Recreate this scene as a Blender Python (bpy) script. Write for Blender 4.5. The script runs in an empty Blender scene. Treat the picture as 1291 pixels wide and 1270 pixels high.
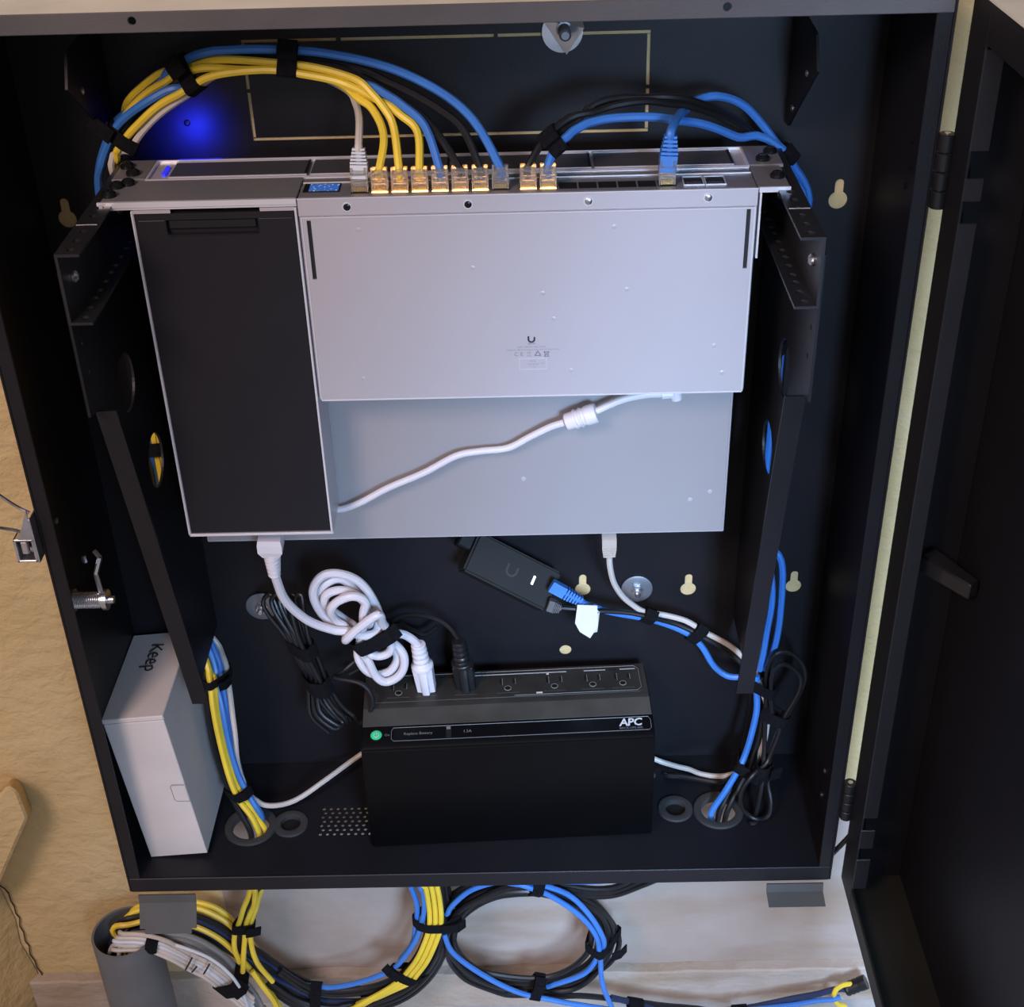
import bpy, bmesh, math, random
from mathutils import Vector, Matrix
random.seed(7)
SC = bpy.context.scene
COL = SC.collection
S = 0.001            # everything below is authored in millimetres
W, H = 1291, 1270

# ------------------------------------------------------------------ camera
CAM = Vector((54.483, -932.223, 342.431))
PITCH, YAW, ROLL, FPX = math.radians(32.79521773), math.radians(-0.78905156), math.radians(-1.6207566), 1738.323
_cy, _sy, _cp, _sp = math.cos(YAW), math.sin(YAW), math.cos(PITCH), math.sin(PITCH)
FW = Vector((_sy*_cp, _cy*_cp, -_sp)); _r0 = Vector((_cy, -_sy, 0)); _u0 = _r0.cross(FW)
RT = _r0*math.cos(ROLL) + _u0*math.sin(ROLL); UP = _u0*math.cos(ROLL) - _r0*math.sin(ROLL)
cd = bpy.data.cameras.new('camera'); cam = bpy.data.objects.new('camera', cd); COL.objects.link(cam)
cd.sensor_fit = 'HORIZONTAL'; cd.sensor_width = 36; cd.lens = FPX*36/W; cd.clip_start = 0.02; cd.clip_end = 50
cam.matrix_world = Matrix(((RT.x, UP.x, -FW.x, CAM.x*S), (RT.y, UP.y, -FW.y, CAM.y*S), (RT.z, UP.z, -FW.z, CAM.z*S), (0, 0, 0, 1)))
SC.camera = cam

# ------------------------------------------------------------------ world, lamps, exposure
SC.view_settings.view_transform = 'Standard'; SC.view_settings.look = 'None'
SC.view_settings.exposure = 0.0; SC.view_settings.gamma = 1.0; SC.view_settings.use_curve_mapping = False
wd = bpy.data.worlds.new('room_light'); SC.world = wd; wd.use_nodes = True
wd.node_tree.nodes['Background'].inputs[0].default_value = (1.0, 0.92, 0.95, 1)
wd.node_tree.nodes['Background'].inputs[1].default_value = 0.30
def area(name, loc, target, size, power, color, spread=180):
    l = bpy.data.lights.new(name, 'AREA'); l.shape = 'RECTANGLE'; l.size, l.size_y = size; l.energy = power; l.color = color
    o = bpy.data.objects.new(name, l); COL.objects.link(o); o.location = loc
    o.rotation_euler = (Vector(target)-Vector(loc)).to_track_quat('-Z', 'Y').to_euler(); l.spread = math.radians(spread)
    return o
area('daylight_panel', (0.47, -1.50, 0.15), (0.52, 0.1, -0.62), (0.4, 0.4), 10.5, (0.44, 0.66, 1.0), 58)  # unseen panel added in mid-air behind the camera for the cool daylight
area('ceiling_lamp', (-0.75, -1.40, 1.0), (-0.2, 0, -0.2), (0.5, 0.5), 24, (1.0, 0.74, 0.68))

# ------------------------------------------------------------------ helpers
def at(x, y, Y=None, X=None, Z=None):
    """world point (mm) that stands at a real depth plane on the line through a picture point"""
    d = FW*FPX + RT*(x-W/2) + UP*(H/2-y)
    if Y is not None: t = (Y-CAM.y)/d.y
    elif X is not None: t = (X-CAM.x)/d.x
    else: t = (Z-CAM.z)/d.z
    return CAM + d*t
def mat(name, color, rough=0.5, metal=0.0, var=0.08, nscale=30, bump=0.0, bscale=200, emit=None, estr=0, trans=0, spec=0.5, coat=0):
    m = bpy.data.materials.new(name); m.use_nodes = True; nt = m.node_tree; b = nt.nodes['Principled BSDF']
    b.inputs['Roughness'].default_value = rough; b.inputs['Metallic'].default_value = metal
    b.inputs['Transmission Weight'].default_value = trans; b.inputs['Specular IOR Level'].default_value = spec
    b.inputs['Coat Weight'].default_value = coat
    tc = nt.nodes.new('ShaderNodeTexCoord')
    if emit:
        b.inputs['Emission Color'].default_value = (*emit, 1); b.inputs['Emission Strength'].default_value = estr
    if var:
        n = nt.nodes.new('ShaderNodeTexNoise'); n.inputs['Scale'].default_value = nscale; n.inputs['Detail'].default_value = 5
        nt.links.new(tc.outputs['Object'], n.inputs['Vector'])
        r = nt.nodes.new('ShaderNodeMapRange'); r.inputs['From Min'].default_value = 0.3; r.inputs['From Max'].default_value = 0.7
        r.inputs['To Min'].default_value = 1-var; r.inputs['To Max'].default_value = 1+var
        nt.links.new(n.outputs['Fac'], r.inputs['Value'])
        x = nt.nodes.new('ShaderNodeVectorMath'); x.operation = 'SCALE'; x.inputs[0].default_value = color
        nt.links.new(r.outputs[0], x.inputs['Scale']); nt.links.new(x.outputs[0], b.inputs['Base Color'])
    else:
        b.inputs['Base Color'].default_value = (*color, 1)
    if bump:
        n2 = nt.nodes.new('ShaderNodeTexNoise'); n2.inputs['Scale'].default_value = bscale; n2.inputs['Detail'].default_value = 4
        nt.links.new(tc.outputs['Object'], n2.inputs['Vector'])
        bp = nt.nodes.new('ShaderNodeBump'); bp.inputs['Strength'].default_value = bump; bp.inputs['Distance'].default_value = 0.002
        nt.links.new(n2.outputs['Fac'], bp.inputs['Height']); nt.links.new(bp.outputs[0], b.inputs['Normal'])
    return m
M = {}
M['powder'] = mat('black_powder_coat', (0.0092, 0.009, 0.0115), 0.44, spec=0.3, var=0.15, nscale=14, bump=0.12, bscale=900)
M['powder_lip'] = mat('lit_dusty_black_paint', (0.085, 0.083, 0.088), 0.5, var=0.25, nscale=9, bump=0.1, bscale=700)  # the lip's bright sheen put into the base colour, along with some dust
M['silver_dull'] = mat('dull_silver_steel', (0.36, 0.345, 0.355), 0.45, 0.35, var=0.03, nscale=8, bump=0.05, bscale=1500)
M['pale_top'] = mat('pale_sheen_top', (0.56, 0.59, 0.56), 0.7, var=0.15, nscale=12)  # light sheen on the upward faces painted in as a pale colour
M['lit_black'] = mat('lit_black_inside', (0.020, 0.020, 0.017), 0.5, spec=0.3, var=0.3, nscale=10)  # black coat lightened where the door's lower flange catches light
M['rail'] = mat('black_rail_paint', (0.014, 0.014, 0.016), 0.38, spec=0.5, var=0.1)
M['dark_steel'] = mat('dark_steel', (0.10, 0.10, 0.11), 0.32, 0.85, var=0.1)
M['silver'] = mat('silver_painted_steel', (0.50, 0.475, 0.50), 0.42, 0.35, var=0.03, nscale=8, bump=0.05, bscale=1500)
M['silver_edge'] = mat('bare_folded_edge', (0.82, 0.82, 0.86), 0.3, 0.5, var=0.03)
M['alu_face'] = mat('brushed_dark_aluminium', (0.21, 0.205, 0.215), 0.42, 0.3, var=0.05, nscale=10)
M['bay'] = mat('drive_bay_grey', (0.13, 0.13, 0.145), 0.45, 0.6, var=0.05)
M['adapter'] = mat('adapter_black_plastic', (0.012, 0.011, 0.014), 0.5, spec=0.25, var=0.06, bump=0.05, bscale=1200)
M['black'] = mat('black_plastic', (0.008, 0.008, 0.009), 0.4, spec=0.4, var=0.1)
M['void'] = mat('port_black', (0.004, 0.004, 0.004), 0.6, var=0)
M['ups'] = mat('ups_black_plastic', (0.0022, 0.0022, 0.0026), 0.42, spec=0.14, var=0.15, nscale=12, bump=0.1, bscale=1400)
M['ups_gloss'] = mat('ups_gloss_strip', (0.004, 0.004, 0.005), 0.28, spec=0.25, var=0.1)
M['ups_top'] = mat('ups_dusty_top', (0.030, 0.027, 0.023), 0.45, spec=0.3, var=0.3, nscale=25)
M['print'] = mat('pale_print', (0.55, 0.55, 0.56), 0.5, var=0)
M['print_dim'] = mat('dim_print', (0.16, 0.16, 0.16), 0.5, var=0)
M['ink'] = mat('black_ink', (0.02, 0.02, 0.025), 0.5, var=0)
M['ink_grey'] = mat('grey_ink', (0.20, 0.20, 0.22), 0.5, var=0)
M['white_cord'] = mat('white_cord_plastic', (0.66, 0.62, 0.645), 0.42, var=0.03)
M['grey_boot'] = mat('pale_grey_boot', (0.62, 0.64, 0.68), 0.4, var=0.03)
M['beige_boot'] = mat('beige_boot', (0.52, 0.45, 0.385), 0.45, var=0.03)
M['yellow'] = mat('yellow_cable_jacket', (0.80, 0.58, 0.045), 0.42, var=0.1, nscale=40)
M['blue'] = mat('blue_cable_jacket', (0.045, 0.185, 0.56), 0.4, var=0.1, nscale=40)
M['navy'] = mat('navy_cable_jacket', (0.012, 0.022, 0.07), 0.45, var=0.1)
M['bcable'] = mat('black_cable_jacket', (0.010, 0.010, 0.011), 0.36, spec=0.45, var=0.1)
M['gcable'] = mat('grey_cable_jacket', (0.22, 0.22, 0.21), 0.45, var=0.08)
M['wcable'] = mat('offwhite_cable_jacket', (0.56, 0.505, 0.45), 0.45, var=0.08)
M['velcro'] = mat('hook_and_loop_fabric', (0.008, 0.008, 0.010), 0.95, var=0.3, nscale=300, bump=0.9, bscale=1500, spec=0.15)
M['steel'] = mat('zinc_steel', (0.62, 0.62, 0.64), 0.28, 0.95, var=0.12, nscale=60)
M['washer'] = mat('galvanised_washer', (0.30, 0.31, 0.34), 0.45, 0.8, var=0.1)
M['screw_black'] = mat('black_screw', (0.02, 0.02, 0.022), 0.2, 0.6, var=0)
M['clear'] = mat('clear_plug_plastic', (0.96, 0.92, 0.86), 0.22, trans=0.9, var=0)
M['gold'] = mat('gold_contacts', (0.85, 0.55, 0.18), 0.3, 0.9, var=0)
M['amber'] = mat('amber_port_light', (0.9, 0.5, 0.2), 0.5, var=0, emit=(1.0, 0.50, 0.14), estr=9.0)
M['blue_led'] = mat('blue_status_light', (0.05, 0.05, 0.6), 0.4, var=0, emit=(0.02, 0.03, 1.0), estr=0.7)
M['green_led'] = mat('green_status_light', (0.02, 0.22, 0.10), 0.4, var=0, emit=(0.01, 0.75, 0.28), estr=0.45)
M['white_led'] = mat('white_status_light', (0.7, 0.8, 1.0), 0.4, var=0, emit=(0.75, 0.9, 1.0), estr=3)
M['card'] = mat('white_cardboard', (0.62, 0.57, 0.54), 0.7, var=0.05, nscale=20, bump=0.05, bscale=400)
M['paper'] = mat('white_paper', (0.66, 0.62, 0.56), 0.7, var=0.03)
M['pvc'] = mat('grey_pvc', (0.13, 0.135, 0.145), 0.5, var=0.12, nscale=25)
M['tab'] = mat('grey_black_bracket', (0.075, 0.075, 0.072), 0.55, var=0.1)
M['grommet'] = mat('grey_rubber_grommet', (0.035, 0.035, 0.035), 0.6, var=0.1)
M['fine_print'] = M['ink_grey']

# walls: stucco with trowelled relief, lower section in a separate colour
def stucco(name, c1, c2, bump=0.6, stain=None):
    m = bpy.data.materials.new(name); m.use_nodes = True; nt = m.node_tree; b = nt.nodes['Principled BSDF']
    b.inputs['Roughness'].default_value = 0.85; b.inputs['Specular IOR Level'].default_value = 0.30
    tc = nt.nodes.new('ShaderNodeTexCoord')
    n = nt.nodes.new('ShaderNodeTexNoise'); n.inputs['Scale'].default_value = 9; n.inputs['Detail'].default_value = 8
    nt.links.new(tc.outputs['Object'], n.inputs['Vector'])
    r = nt.nodes.new('ShaderNodeValToRGB'); r.color_ramp.elements[0].position = 0.35; r.color_ramp.elements[1].position = 0.7
    r.color_ramp.elements[0].color = (*c1, 1); r.color_ramp.elements[1].color = (*c2, 1)
    nt.links.new(n.outputs['Fac'], r.inputs['Fac']); out = r.outputs['Color']
    if stain:
        mp = nt.nodes.new('ShaderNodeMapping'); mp.inputs['Scale'].default_value = (2.2, 1, 9); nt.links.new(tc.outputs['Object'], mp.inputs['Vector'])
        n3 = nt.nodes.new('ShaderNodeTexNoise'); n3.inputs['Scale'].default_value = 1.6; n3.inputs['Detail'].default_value = 6
        nt.links.new(mp.outputs[0], n3.inputs['Vector'])
        rr = nt.nodes.new('ShaderNodeMapRange'); rr.inputs['From Min'].default_value = 0.50; rr.inputs['From Max'].default_value = 0.66
        nt.links.new(n3.outputs['Fac'], rr.inputs['Value'])
        mx = nt.nodes.new('ShaderNodeMix'); mx.data_type = 'RGBA'; nt.links.new(rr.outputs[0], mx.inputs['Factor'])
        nt.links.new(out, mx.inputs[6]); mx.inputs[7].default_value = (*stain, 1); out = mx.outputs[2]
    nt.links.new(out, b.inputs['Base Color'])
    mp = nt.nodes.new('ShaderNodeMapping'); mp.inputs['Scale'].default_value = (1, 1, 1.25); nt.links.new(tc.outputs['Object'], mp.inputs['Vector'])
    n2 = nt.nodes.new('ShaderNodeTexNoise'); n2.inputs['Scale'].default_value = 46; n2.inputs['Detail'].default_value = 5; n2.inputs['Roughness'].default_value = 0.55
    n2.inputs['Distortion'].default_value = 0.3
    nt.links.new(mp.outputs[0], n2.inputs['Vector'])
    bp = nt.nodes.new('ShaderNodeBump'); bp.inputs['Strength'].default_value = bump; bp.inputs['Distance'].default_value = 0.012
    nt.links.new(n2.outputs['Fac'], bp.inputs['Height']); nt.links.new(bp.outputs[0], b.inputs['Normal'])
    return m
M['stucco'] = stucco('beige_stucco', (0.56, 0.415, 0.20), (0.65, 0.495, 0.26), 0.45)
M['lower_wall'] = stucco('white_lower_wall', (0.40, 0.325, 0.27), (0.48, 0.415, 0.37), 0.12, stain=(0.36, 0.27, 0.20))
M['plinth'] = stucco('stained_plinth', (0.38, 0.30, 0.225), (0.52, 0.45, 0.39), 0.35, stain=(0.30, 0.20, 0.11))
M['floor'] = stucco('pale_concrete', (0.46, 0.45, 0.44), (0.56, 0.55, 0.55), 0.15)

# --- mesh makers
def bx(bm, x0, x1, y0, y1, z0, z1, mx=None):
    v = [Vector((x, y, z)) for x in (x0, x1) for y in (y0, y1) for z in (z0, z1)]
    if mx: v = [mx @ p for p in v]
    v = [bm.verts.new(p) for p in v]
    for f in ((0,1,3,2), (4,6,7,5), (0,4,5,1), (2,3,7,6), (0,2,6,4), (1,5,7,3)): bm.faces.new([v[i] for i in f])
def hexa(bm, a, b):
    """solid between two matching rings of points"""
    va = [bm.verts.new(p) for p in a]; vb = [bm.verts.new(p) for p in b]; n = len(a)
    bm.faces.new(va[::-1]); bm.faces.new(vb)
    for i in range(n): bm.faces.new((va[i], va[(i+1) % n], vb[(i+1) % n], vb[i]))
def prism(bm, poly, axis, a0, a1):
    def P(p, a):
        return {'X': Vector((a, p[0], p[1])), 'Y': Vector((p[0], a, p[1])), 'Z': Vector((p[0], p[1], a))}[axis]
    hexa(bm, [P(p, a0) for p in poly], [P(p, a1) for p in poly])
def frame_of(d):
    d = d.normalized(); u = d.cross(Vector((0, 0, 1)))
    if u.length < 1e-3: u = d.cross(Vector((0, 1, 0)))
    u.normalize(); return d, u, d.cross(u)
def lathe(bm, p0, d, prof, n=16, caps=True, close=False):
    """rings of (distance along d, radius)"""
    d, u, w = frame_of(Vector(d)); p0 = Vector(p0); rings = []
    for t, r in prof:
        rings.append([bm.verts.new(p0 + d*t + (u*math.cos(2*math.pi*k/n) + w*math.sin(2*math.pi*k/n))*r) for k in range(n)])
    if close: rings.append(rings[0])
    for a, b in zip(rings, rings[1:]):
        for k in range(n): bm.faces.new((a[k], a[(k+1) % n], b[(k+1) % n], b[k]))
    if caps and not close: bm.faces.new(rings[0][::-1]); bm.faces.new(rings[-1])
def cyl(bm, p0, p1, r, n=16):
    d = Vector(p1)-Vector(p0); lathe(bm, p0, d, [(0, r), (d.length, r)], n)
def spline(pts, sub=6, closed=False):
    P = [Vector(p) for p in pts]; n = len(P)
    if n < 3 and not closed: return P
    out = []
    for i in range(n if closed else n-1):
        if closed: a, b, c, e = P[i-1], P[i], P[(i+1) % n], P[(i+2) % n]
        else: b, c = P[i], P[i+1]; a = P[i-1] if i else b*2-c; e = P[i+2] if i+2 < n else c*2-b
        for k in range(sub):
            t = k/sub
            out.append(0.5*((2*b) + (c-a)*t + (2*a-5*b+4*c-e)*t*t + (3*b-a-3*c+e)*t**3))
    if not closed: out.append(P[-1])
    return out
def tube_rings(P, r, n, closed):
    N = len(P)
    T = [(P[(i+1) % N]-P[i-1] if closed else P[min(i+1, N-1)]-P[max(i-1, 0)]).normalized() for i in range(N)]
    u = frame_of(T[0])[1]; rings = []
    for i in range(N):
        u = (u - T[i]*u.dot(T[i])).normalized(); w = T[i].cross(u)
        rings.append([P[i] + (u*math.cos(2*math.pi*k/n) + w*math.sin(2*math.pi*k/n))*r for k in range(n)])
    return rings
def tube(bm, pts, r, n=8, sub=6, closed=False):
    rings = [[bm.verts.new(p) for p in ring] for ring in tube_rings(spline(pts, sub, closed), r, n, closed)]
    def band(a, b, s=0):
        for k in range(n): bm.faces.new((a[k], a[(k+1) % n], b[(k+1+s) % n], b[(k+s) % n]))
    for a, b in zip(rings, rings[1:]): band(a, b)
    if closed:
        s = min(range(n), key=lambda s: (rings[-1][0].co-rings[0][s].co).length); band(rings[-1], rings[0], s)
    else: bm.faces.new(rings[0][::-1]); bm.faces.new(rings[-1])
def mesh_of(name, bm, m, origin=Vector((0, 0, 0)), smooth=True, bevel=0, seg=1, ang=35):
    bmesh.ops.recalc_face_normals(bm, faces=bm.faces)
    if bevel:
        ed = [e for e in bm.edges if len(e.link_faces) == 2 and e.calc_face_angle(0) > 0.6]
        bmesh.ops.bevel(bm, geom=ed, offset=bevel, segments=seg, affect='EDGES', clamp_overlap=True)
    for v in bm.verts: v.co = (v.co-origin)*S
    me = bpy.data.meshes.new(name); bm.to_mesh(me); bm.free(); me.materials.append(m)
    if smooth:
        me.shade_smooth(); me.set_sharp_from_angle(angle=math.radians(ang))
    return me
def root_of(o):
    while o.parent: o = o.parent
    return o
def obj(name, bm, m, parent=None, label=None, **k):
    o = bpy.data.objects.new(name, None)
    org = Vector((0, 0, 0))
    if parent is not None: org = root_of(parent).location/S
    elif len(bm.verts):
        xs = [v.co for v in bm.verts]
        org = Vector(((min(p.x for p in xs)+max(p.x for p in xs))/2, (min(p.y for p in xs)+max(p.y for p in xs))/2, min(p.z for p in xs)))
    me = mesh_of(name, bm, m, org, **k)
    bpy.data.objects.remove(o); o = bpy.data.objects.new(name, me); COL.objects.link(o)
    if parent is not None: o.parent = parent
    else: o.location = org*S
    if label: o['label'] = label
    return o
def inst(name, me, parent, p, mx=None):
    """a piece that shares mesh data, placed at world point p (mm)"""
    o = bpy.data.objects.new(name, me); COL.objects.link(o); o.parent = parent
    loc = (Vector(p) - root_of(parent).location/S)*S
    o.matrix_local = Matrix.Translation(loc) @ (mx.to_4x4() if mx else Matrix.Identity(4))
    return o
def thing(name, label, cat, loc, group=None):
    o = bpy.data.objects.new(name, None); COL.objects.link(o); o.location = Vector(loc)*S; o.empty_display_size = 0.02
    o['label'] = label; o['category'] = cat
    if group: o['group'] = group
    bpy.context.view_layer.update(); return o
def tag(o, label, cat, group=None):
    o['label'] = label; o['category'] = cat
    if group: o['group'] = group
    return o
def structure(name, bm, m, **k):
    o = obj(name, bm, m, **k); o['kind'] = 'structure'; return o
def B(): return bmesh.new()
def one(fn, *a, **k):
    bm = B(); fn(bm, *a, **k); return bm
def cut(bm, cutter):
    """boolean difference of two closed meshes (mm)"""
    for b in (bm, cutter): bmesh.ops.recalc_face_normals(b, faces=b.faces)
    ma = bpy.data.meshes.new('a'); bm.to_mesh(ma); mb = bpy.data.meshes.new('b'); cutter.to_mesh(mb); bm.free(); cutter.free()
    oa = bpy.data.objects.new('a', ma); ob = bpy.data.objects.new('b', mb); COL.objects.link(oa); COL.objects.link(ob)
    md = oa.modifiers.new('x', 'BOOLEAN'); md.object = ob; md.operation = 'DIFFERENCE'; md.solver = 'EXACT'; md.use_self = True
    bpy.context.view_layer.update()
    ev = oa.evaluated_get(bpy.context.evaluated_depsgraph_get()); out = bmesh.new(); out.from_mesh(ev.to_mesh())
    bpy.data.objects.remove(oa); bpy.data.objects.remove(ob); bpy.data.meshes.remove(ma); bpy.data.meshes.remove(mb)
    return out
def text_bm(body, size, mx, depth=0.0, bold=False, shear=0, spacing=1.0):
    """flat lettering as a mesh; mx maps the letter plane (mm, centred) into the world"""
    c = bpy.data.curves.new('t', 'FONT'); c.body = body; c.size = size; c.align_x = 'CENTER'; c.align_y = 'CENTER'; c.shear = shear
    c.resolution_u = 2; c.space_character = spacing; c.extrude = depth
    if bold: c.offset = size*0.025
    o = bpy.data.objects.new('t', c); COL.objects.link(o); bpy.context.view_layer.update()
    me = bpy.data.meshes.new_from_object(o.evaluated_get(bpy.context.evaluated_depsgraph_get()))
    bm = B(); bm.from_mesh(me); bmesh.ops.transform(bm, matrix=mx, verts=bm.verts)
    bpy.data.objects.remove(o); bpy.data.curves.remove(c); bpy.data.meshes.remove(me); return bm
def axes(o, x, y, z):
    o, x, y, z = Vector(o), Vector(x), Vector(y), Vector(z)
    return Matrix(((x.x, y.x, z.x, o.x), (x.y, y.y, z.y, o.y), (x.z, y.z, z.z, o.z), (0, 0, 0, 1)))
FRONT = lambda p: axes(p, (1, 0, 0), (0, 0, 1), (0, -1, 0))      # lettering on a face that looks at the room
def screw_bm(r, h, n=12):
    bm = B(); lathe(bm, (0, 0, 0), (0, 0, 1), [(0, r), (h*0.55, r), (h, r*0.62)], n)
    bx(bm, -r*0.45, r*0.45, -r*0.1, r*0.1, h*0.98, h*1.06); bx(bm, -r*0.1, r*0.1, -r*0.45, r*0.45, h*0.98, h*1.06); return bm
SCREW = mesh_of('screw', screw_bm(2.6, 1.2), M['steel'])
SCREW_D = mesh_of('screw', screw_bm(2.6, 1.0), M['screw_black'])
PANHEAD = mesh_of('screw', screw_bm(5.2, 4.2), M['screw_black'])
BOLT = mesh_of('bolt', screw_bm(4.2, 3.2), M['steel'])
TO_ROOM = Matrix.Rotation(math.radians(90), 4, 'X')     # local +Z -> world -Y
TO_RIGHT = Matrix.Rotation(math.radians(90), 4, 'Y')    # local +Z -> world +X
TO_LEFT = Matrix.Rotation(math.radians(-90), 4, 'Y')

# ================================================================== THE SETTING
WY = 140.4
bm = B(); bx(bm, -1600, 1600, WY, WY+60, -740, 1300); bx(bm, -1600, -300, WY, WY+60, -1060, -740)
bx(bm, 700, 1600, WY, WY+60, -1060, -740)
structure('wall_back', bm, M['stucco'])
structure('wall_lower', one(bx, -300, 700, WY+0.3, WY+60, -1060, -740), M['lower_wall'])
structure('floor', one(bx, -1600, 1600, -3200, WY+60, -1085, -1054), M['floor'])
bm = B()
n = 60; top = []
for i in range(n+1):
    x = -545+i*(1300/n); top.append((x, -996+random.uniform(-2, 2)))
prism(bm, [(x, z) for x, z in top] + [(755, -1054), (-545, -1054)], 'Y', WY-14, WY+2)
structure('trim_1', bm, M['plinth'], bevel=2)
# the side wall at the left: its corner with the back wall has opened into a crack
bm = B()
prof = [(-552, -800), (-549, -848), (-543, -900), (-546, -940), (-538, -985), (-535, -1015), (-548, -1054)]
hexa(bm, [Vector((x, WY-2, z)) for x, z in prof] + [Vector((-1600, WY-2, -1054)), Vector((-1600, WY-2, -800))],
     [Vector((x-210, -160, z)) for x, z in prof] + [Vector((-1600, -160, -1054)), Vector((-1600, -160, -800))])
structure('wall_left', bm, M['stucco'])
ck = B(); pk = []
for i, p in enumerate([(-4, 1112), (0, 1117), (6, 1121), (11, 1127), (14, 1137), (18, 1143), (20, 1152), (25, 1158), (25, 1168), (30, 1176), (32, 1187), (37, 1193), (38, 1204), (44, 1212), (47, 1221), (52, 1227), (56, 1236)]): pk.append(at(*p, Y=WY-2.5))
tube(ck, pk, 0.8, 5, 1); structure('trim_2', ck, mat('dark_crack', (0.05, 0.035, 0.02), 0.9, var=0.2))
cap = [(-30, 1035), (10, 990), (22, 998), (35, 1032), (0, 1112), (-40, 1160)]
bm = B(); hexa(bm, [at(x, y, Y=95)+Vector((-16, WY-93, -34)) for x, y in cap], [at(x, y, Y=95) for x, y in cap])
structure('trim_3', bm, M['stucco'], bevel=3)

# ================================================================== THE CABINET
cab = thing('network_cabinet', 'large black steel wall cabinet standing open on the beige stucco wall', 'cabinet', (0, 60, -687))
XL, XR, YF, YB, ZB, ZT = -337, 337, -17, 140, -684, 134
P = M['powder']
def keyhole(bm, x, z, r=7.6, slot=True):
    cyl(bm, (x, YB-12, z), (x, YB+12, z), r, 24)
    if slot:
        bx(bm, x-3.6, x+3.6, YB-12, YB+12, z, z+14); cyl(bm, (x, YB-12, z+14), (x, YB+12, z+14), 3.6, 16)
# back panel with keyholes and the knock-out outline really cut through
bm = one(bx, XL+2, XR-2, YB-1.2, YB, ZB+2, ZT-2)
cb = B(); x0, x1, z0, z1, w = -156.5, 155, -2, 76, 2.6
for a, b in ((x0, -84), (-80.5, 36), (39, x1)): bx(cb, a, b, YB-12, YB+12, z1-w, z1)
for a, b in ((x0, x1),): bx(cb, a, b, YB-12, YB+12, z0, z0+w)
for a, b in ((z0+w+0.01, 36), (38.5, z1-w-0.01)): bx(cb, x0, x0+w, YB-12, YB+12, a, b)
for a, b in ((z0+w+0.01, 32), (34.5, z1-w-0.01)): bx(cb, x1-w, x1, YB-12, YB+12, a, b)
bm = cut(bm, cb)
for x, z, s in ((-316, -63, 1), (310.5, -62, 1), (207, -450, 1), (308, -449, 1), (105.5, -448, 1), (88.7, -522, 0)):
    k = B(); keyhole(k, x, z, 7.6 if s else 6.0, bool(s)); bm = cut(bm, k)
obj('back_panel', bm, P, cab, smooth=False)
for s in (-1, 1):
    x = XL if s < 0 else XR
    obj('side_panel', one(bx, min(x, x-2*s), max(x, x-2*s), YF, YB, ZB, ZT), P, cab, bevel=0.5)
    obj('rim_flange', one(bx, min(x-2*s, x-12.8*s), max(x-2*s, x-12.8*s), YF, YF+2, ZB, ZT), P, cab, bevel=0.6)
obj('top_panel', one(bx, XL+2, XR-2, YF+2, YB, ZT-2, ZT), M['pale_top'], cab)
fl = one(bx, XL+2, XR-2, YF-0.5, YF+2, 121, ZT); hc = B()
for x, z in ((-194, 128.5), (189, 128)): cyl(hc, (x, -30, z), (x, 10, z), 2.6, 14)
obj('top_flange', cut(fl, hc), M['powder_lip'], cab, bevel=0.5)
# bottom panel: two cable holes, two small grommet holes and the vent opening are cut
GR = [(-228, 48, 21), (-188.5, 50, 12.5), (195.5, 61, 12.5), (238, 58, 20)]
bm = one(bx, XL+2, XR-2, YF+2, YB-2, -668, -666); cb = B()
for x, y, r in GR: cyl(cb, (x, y, -700), (x, y, -640), r, 32)
bx(cb, -160, -104, 34, 74, -700, -640)
obj('bottom_panel', cut(bm, cb), P, cab, smooth=False)
obj('bottom_flange', one(bx, XL+2, XR-2, YF-0.5, YF+2, ZB, -666), P, cab, bevel=0.6)
for x, y, r in GR:
    bm = B(); lathe(bm, (x, y, -668), (0, 0, 1), [(0, r-2.5), (-3, r-2.5), (-3, r-0.1), (1.9, r-0.1), (2.2, r+5), (4.6, r+4.4), (5.2, r), (4.2, r-2.5)], 32, close=True)
    obj('grommet', bm, M['grommet'], cab)
    if r < 15: obj('grommet_plug', one(cyl, (x, y, -672), (x, y, -668.5), r-2.4, 24), M['void'], cab)
# perforated vent in the bottom
bm = B(); px_, py_ = 7.0, 6.0
for j in range(7):
    for i in range(8):
        cx, cy = -160+px_*(i+0.5)+(j % 2)*0.0, 34+(40/7)*(j+0.5)
        o4 = [(cx-px_/2, cy-20/7), (cx+px_/2, cy-20/7), (cx+px_/2, cy+20/7), (cx-px_/2, cy+20/7)]
        ring8 = [(cx-px_/2, cy), o4[0], (cx, cy-20/7), o4[1], (cx+px_/2, cy), o4[2], (cx, cy+20/7), o4[3]]
        ring8 = [bm.verts.new((x, y, -666.6)) for x, y in ring8]
        sx = 1.1 if j % 2 else -1.1
        inn = [bm.verts.new((cx+sx+1.75*math.cos(math.pi+k*math.pi/4), cy+1.75*math.sin(math.pi+k*math.pi/4), -666.6)) for k in range(8)]
        for k in range(8): bm.faces.new((ring8[k], ring8[(k+1) % 8], inn[(k+1) % 8], inn[k]))
bmesh.ops.remove_doubles(bm, verts=bm.verts, dist=0.01)
g = bmesh.ops.extrude_face_region(bm, geom=bm.faces[:])
bmesh.ops.translate(bm, vec=(0, 0, -1), verts=[e for e in g['geom'] if isinstance(e, bmesh.types.BMVert)])
obj('vent_grille', bm, P, cab, smooth=False)
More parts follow.
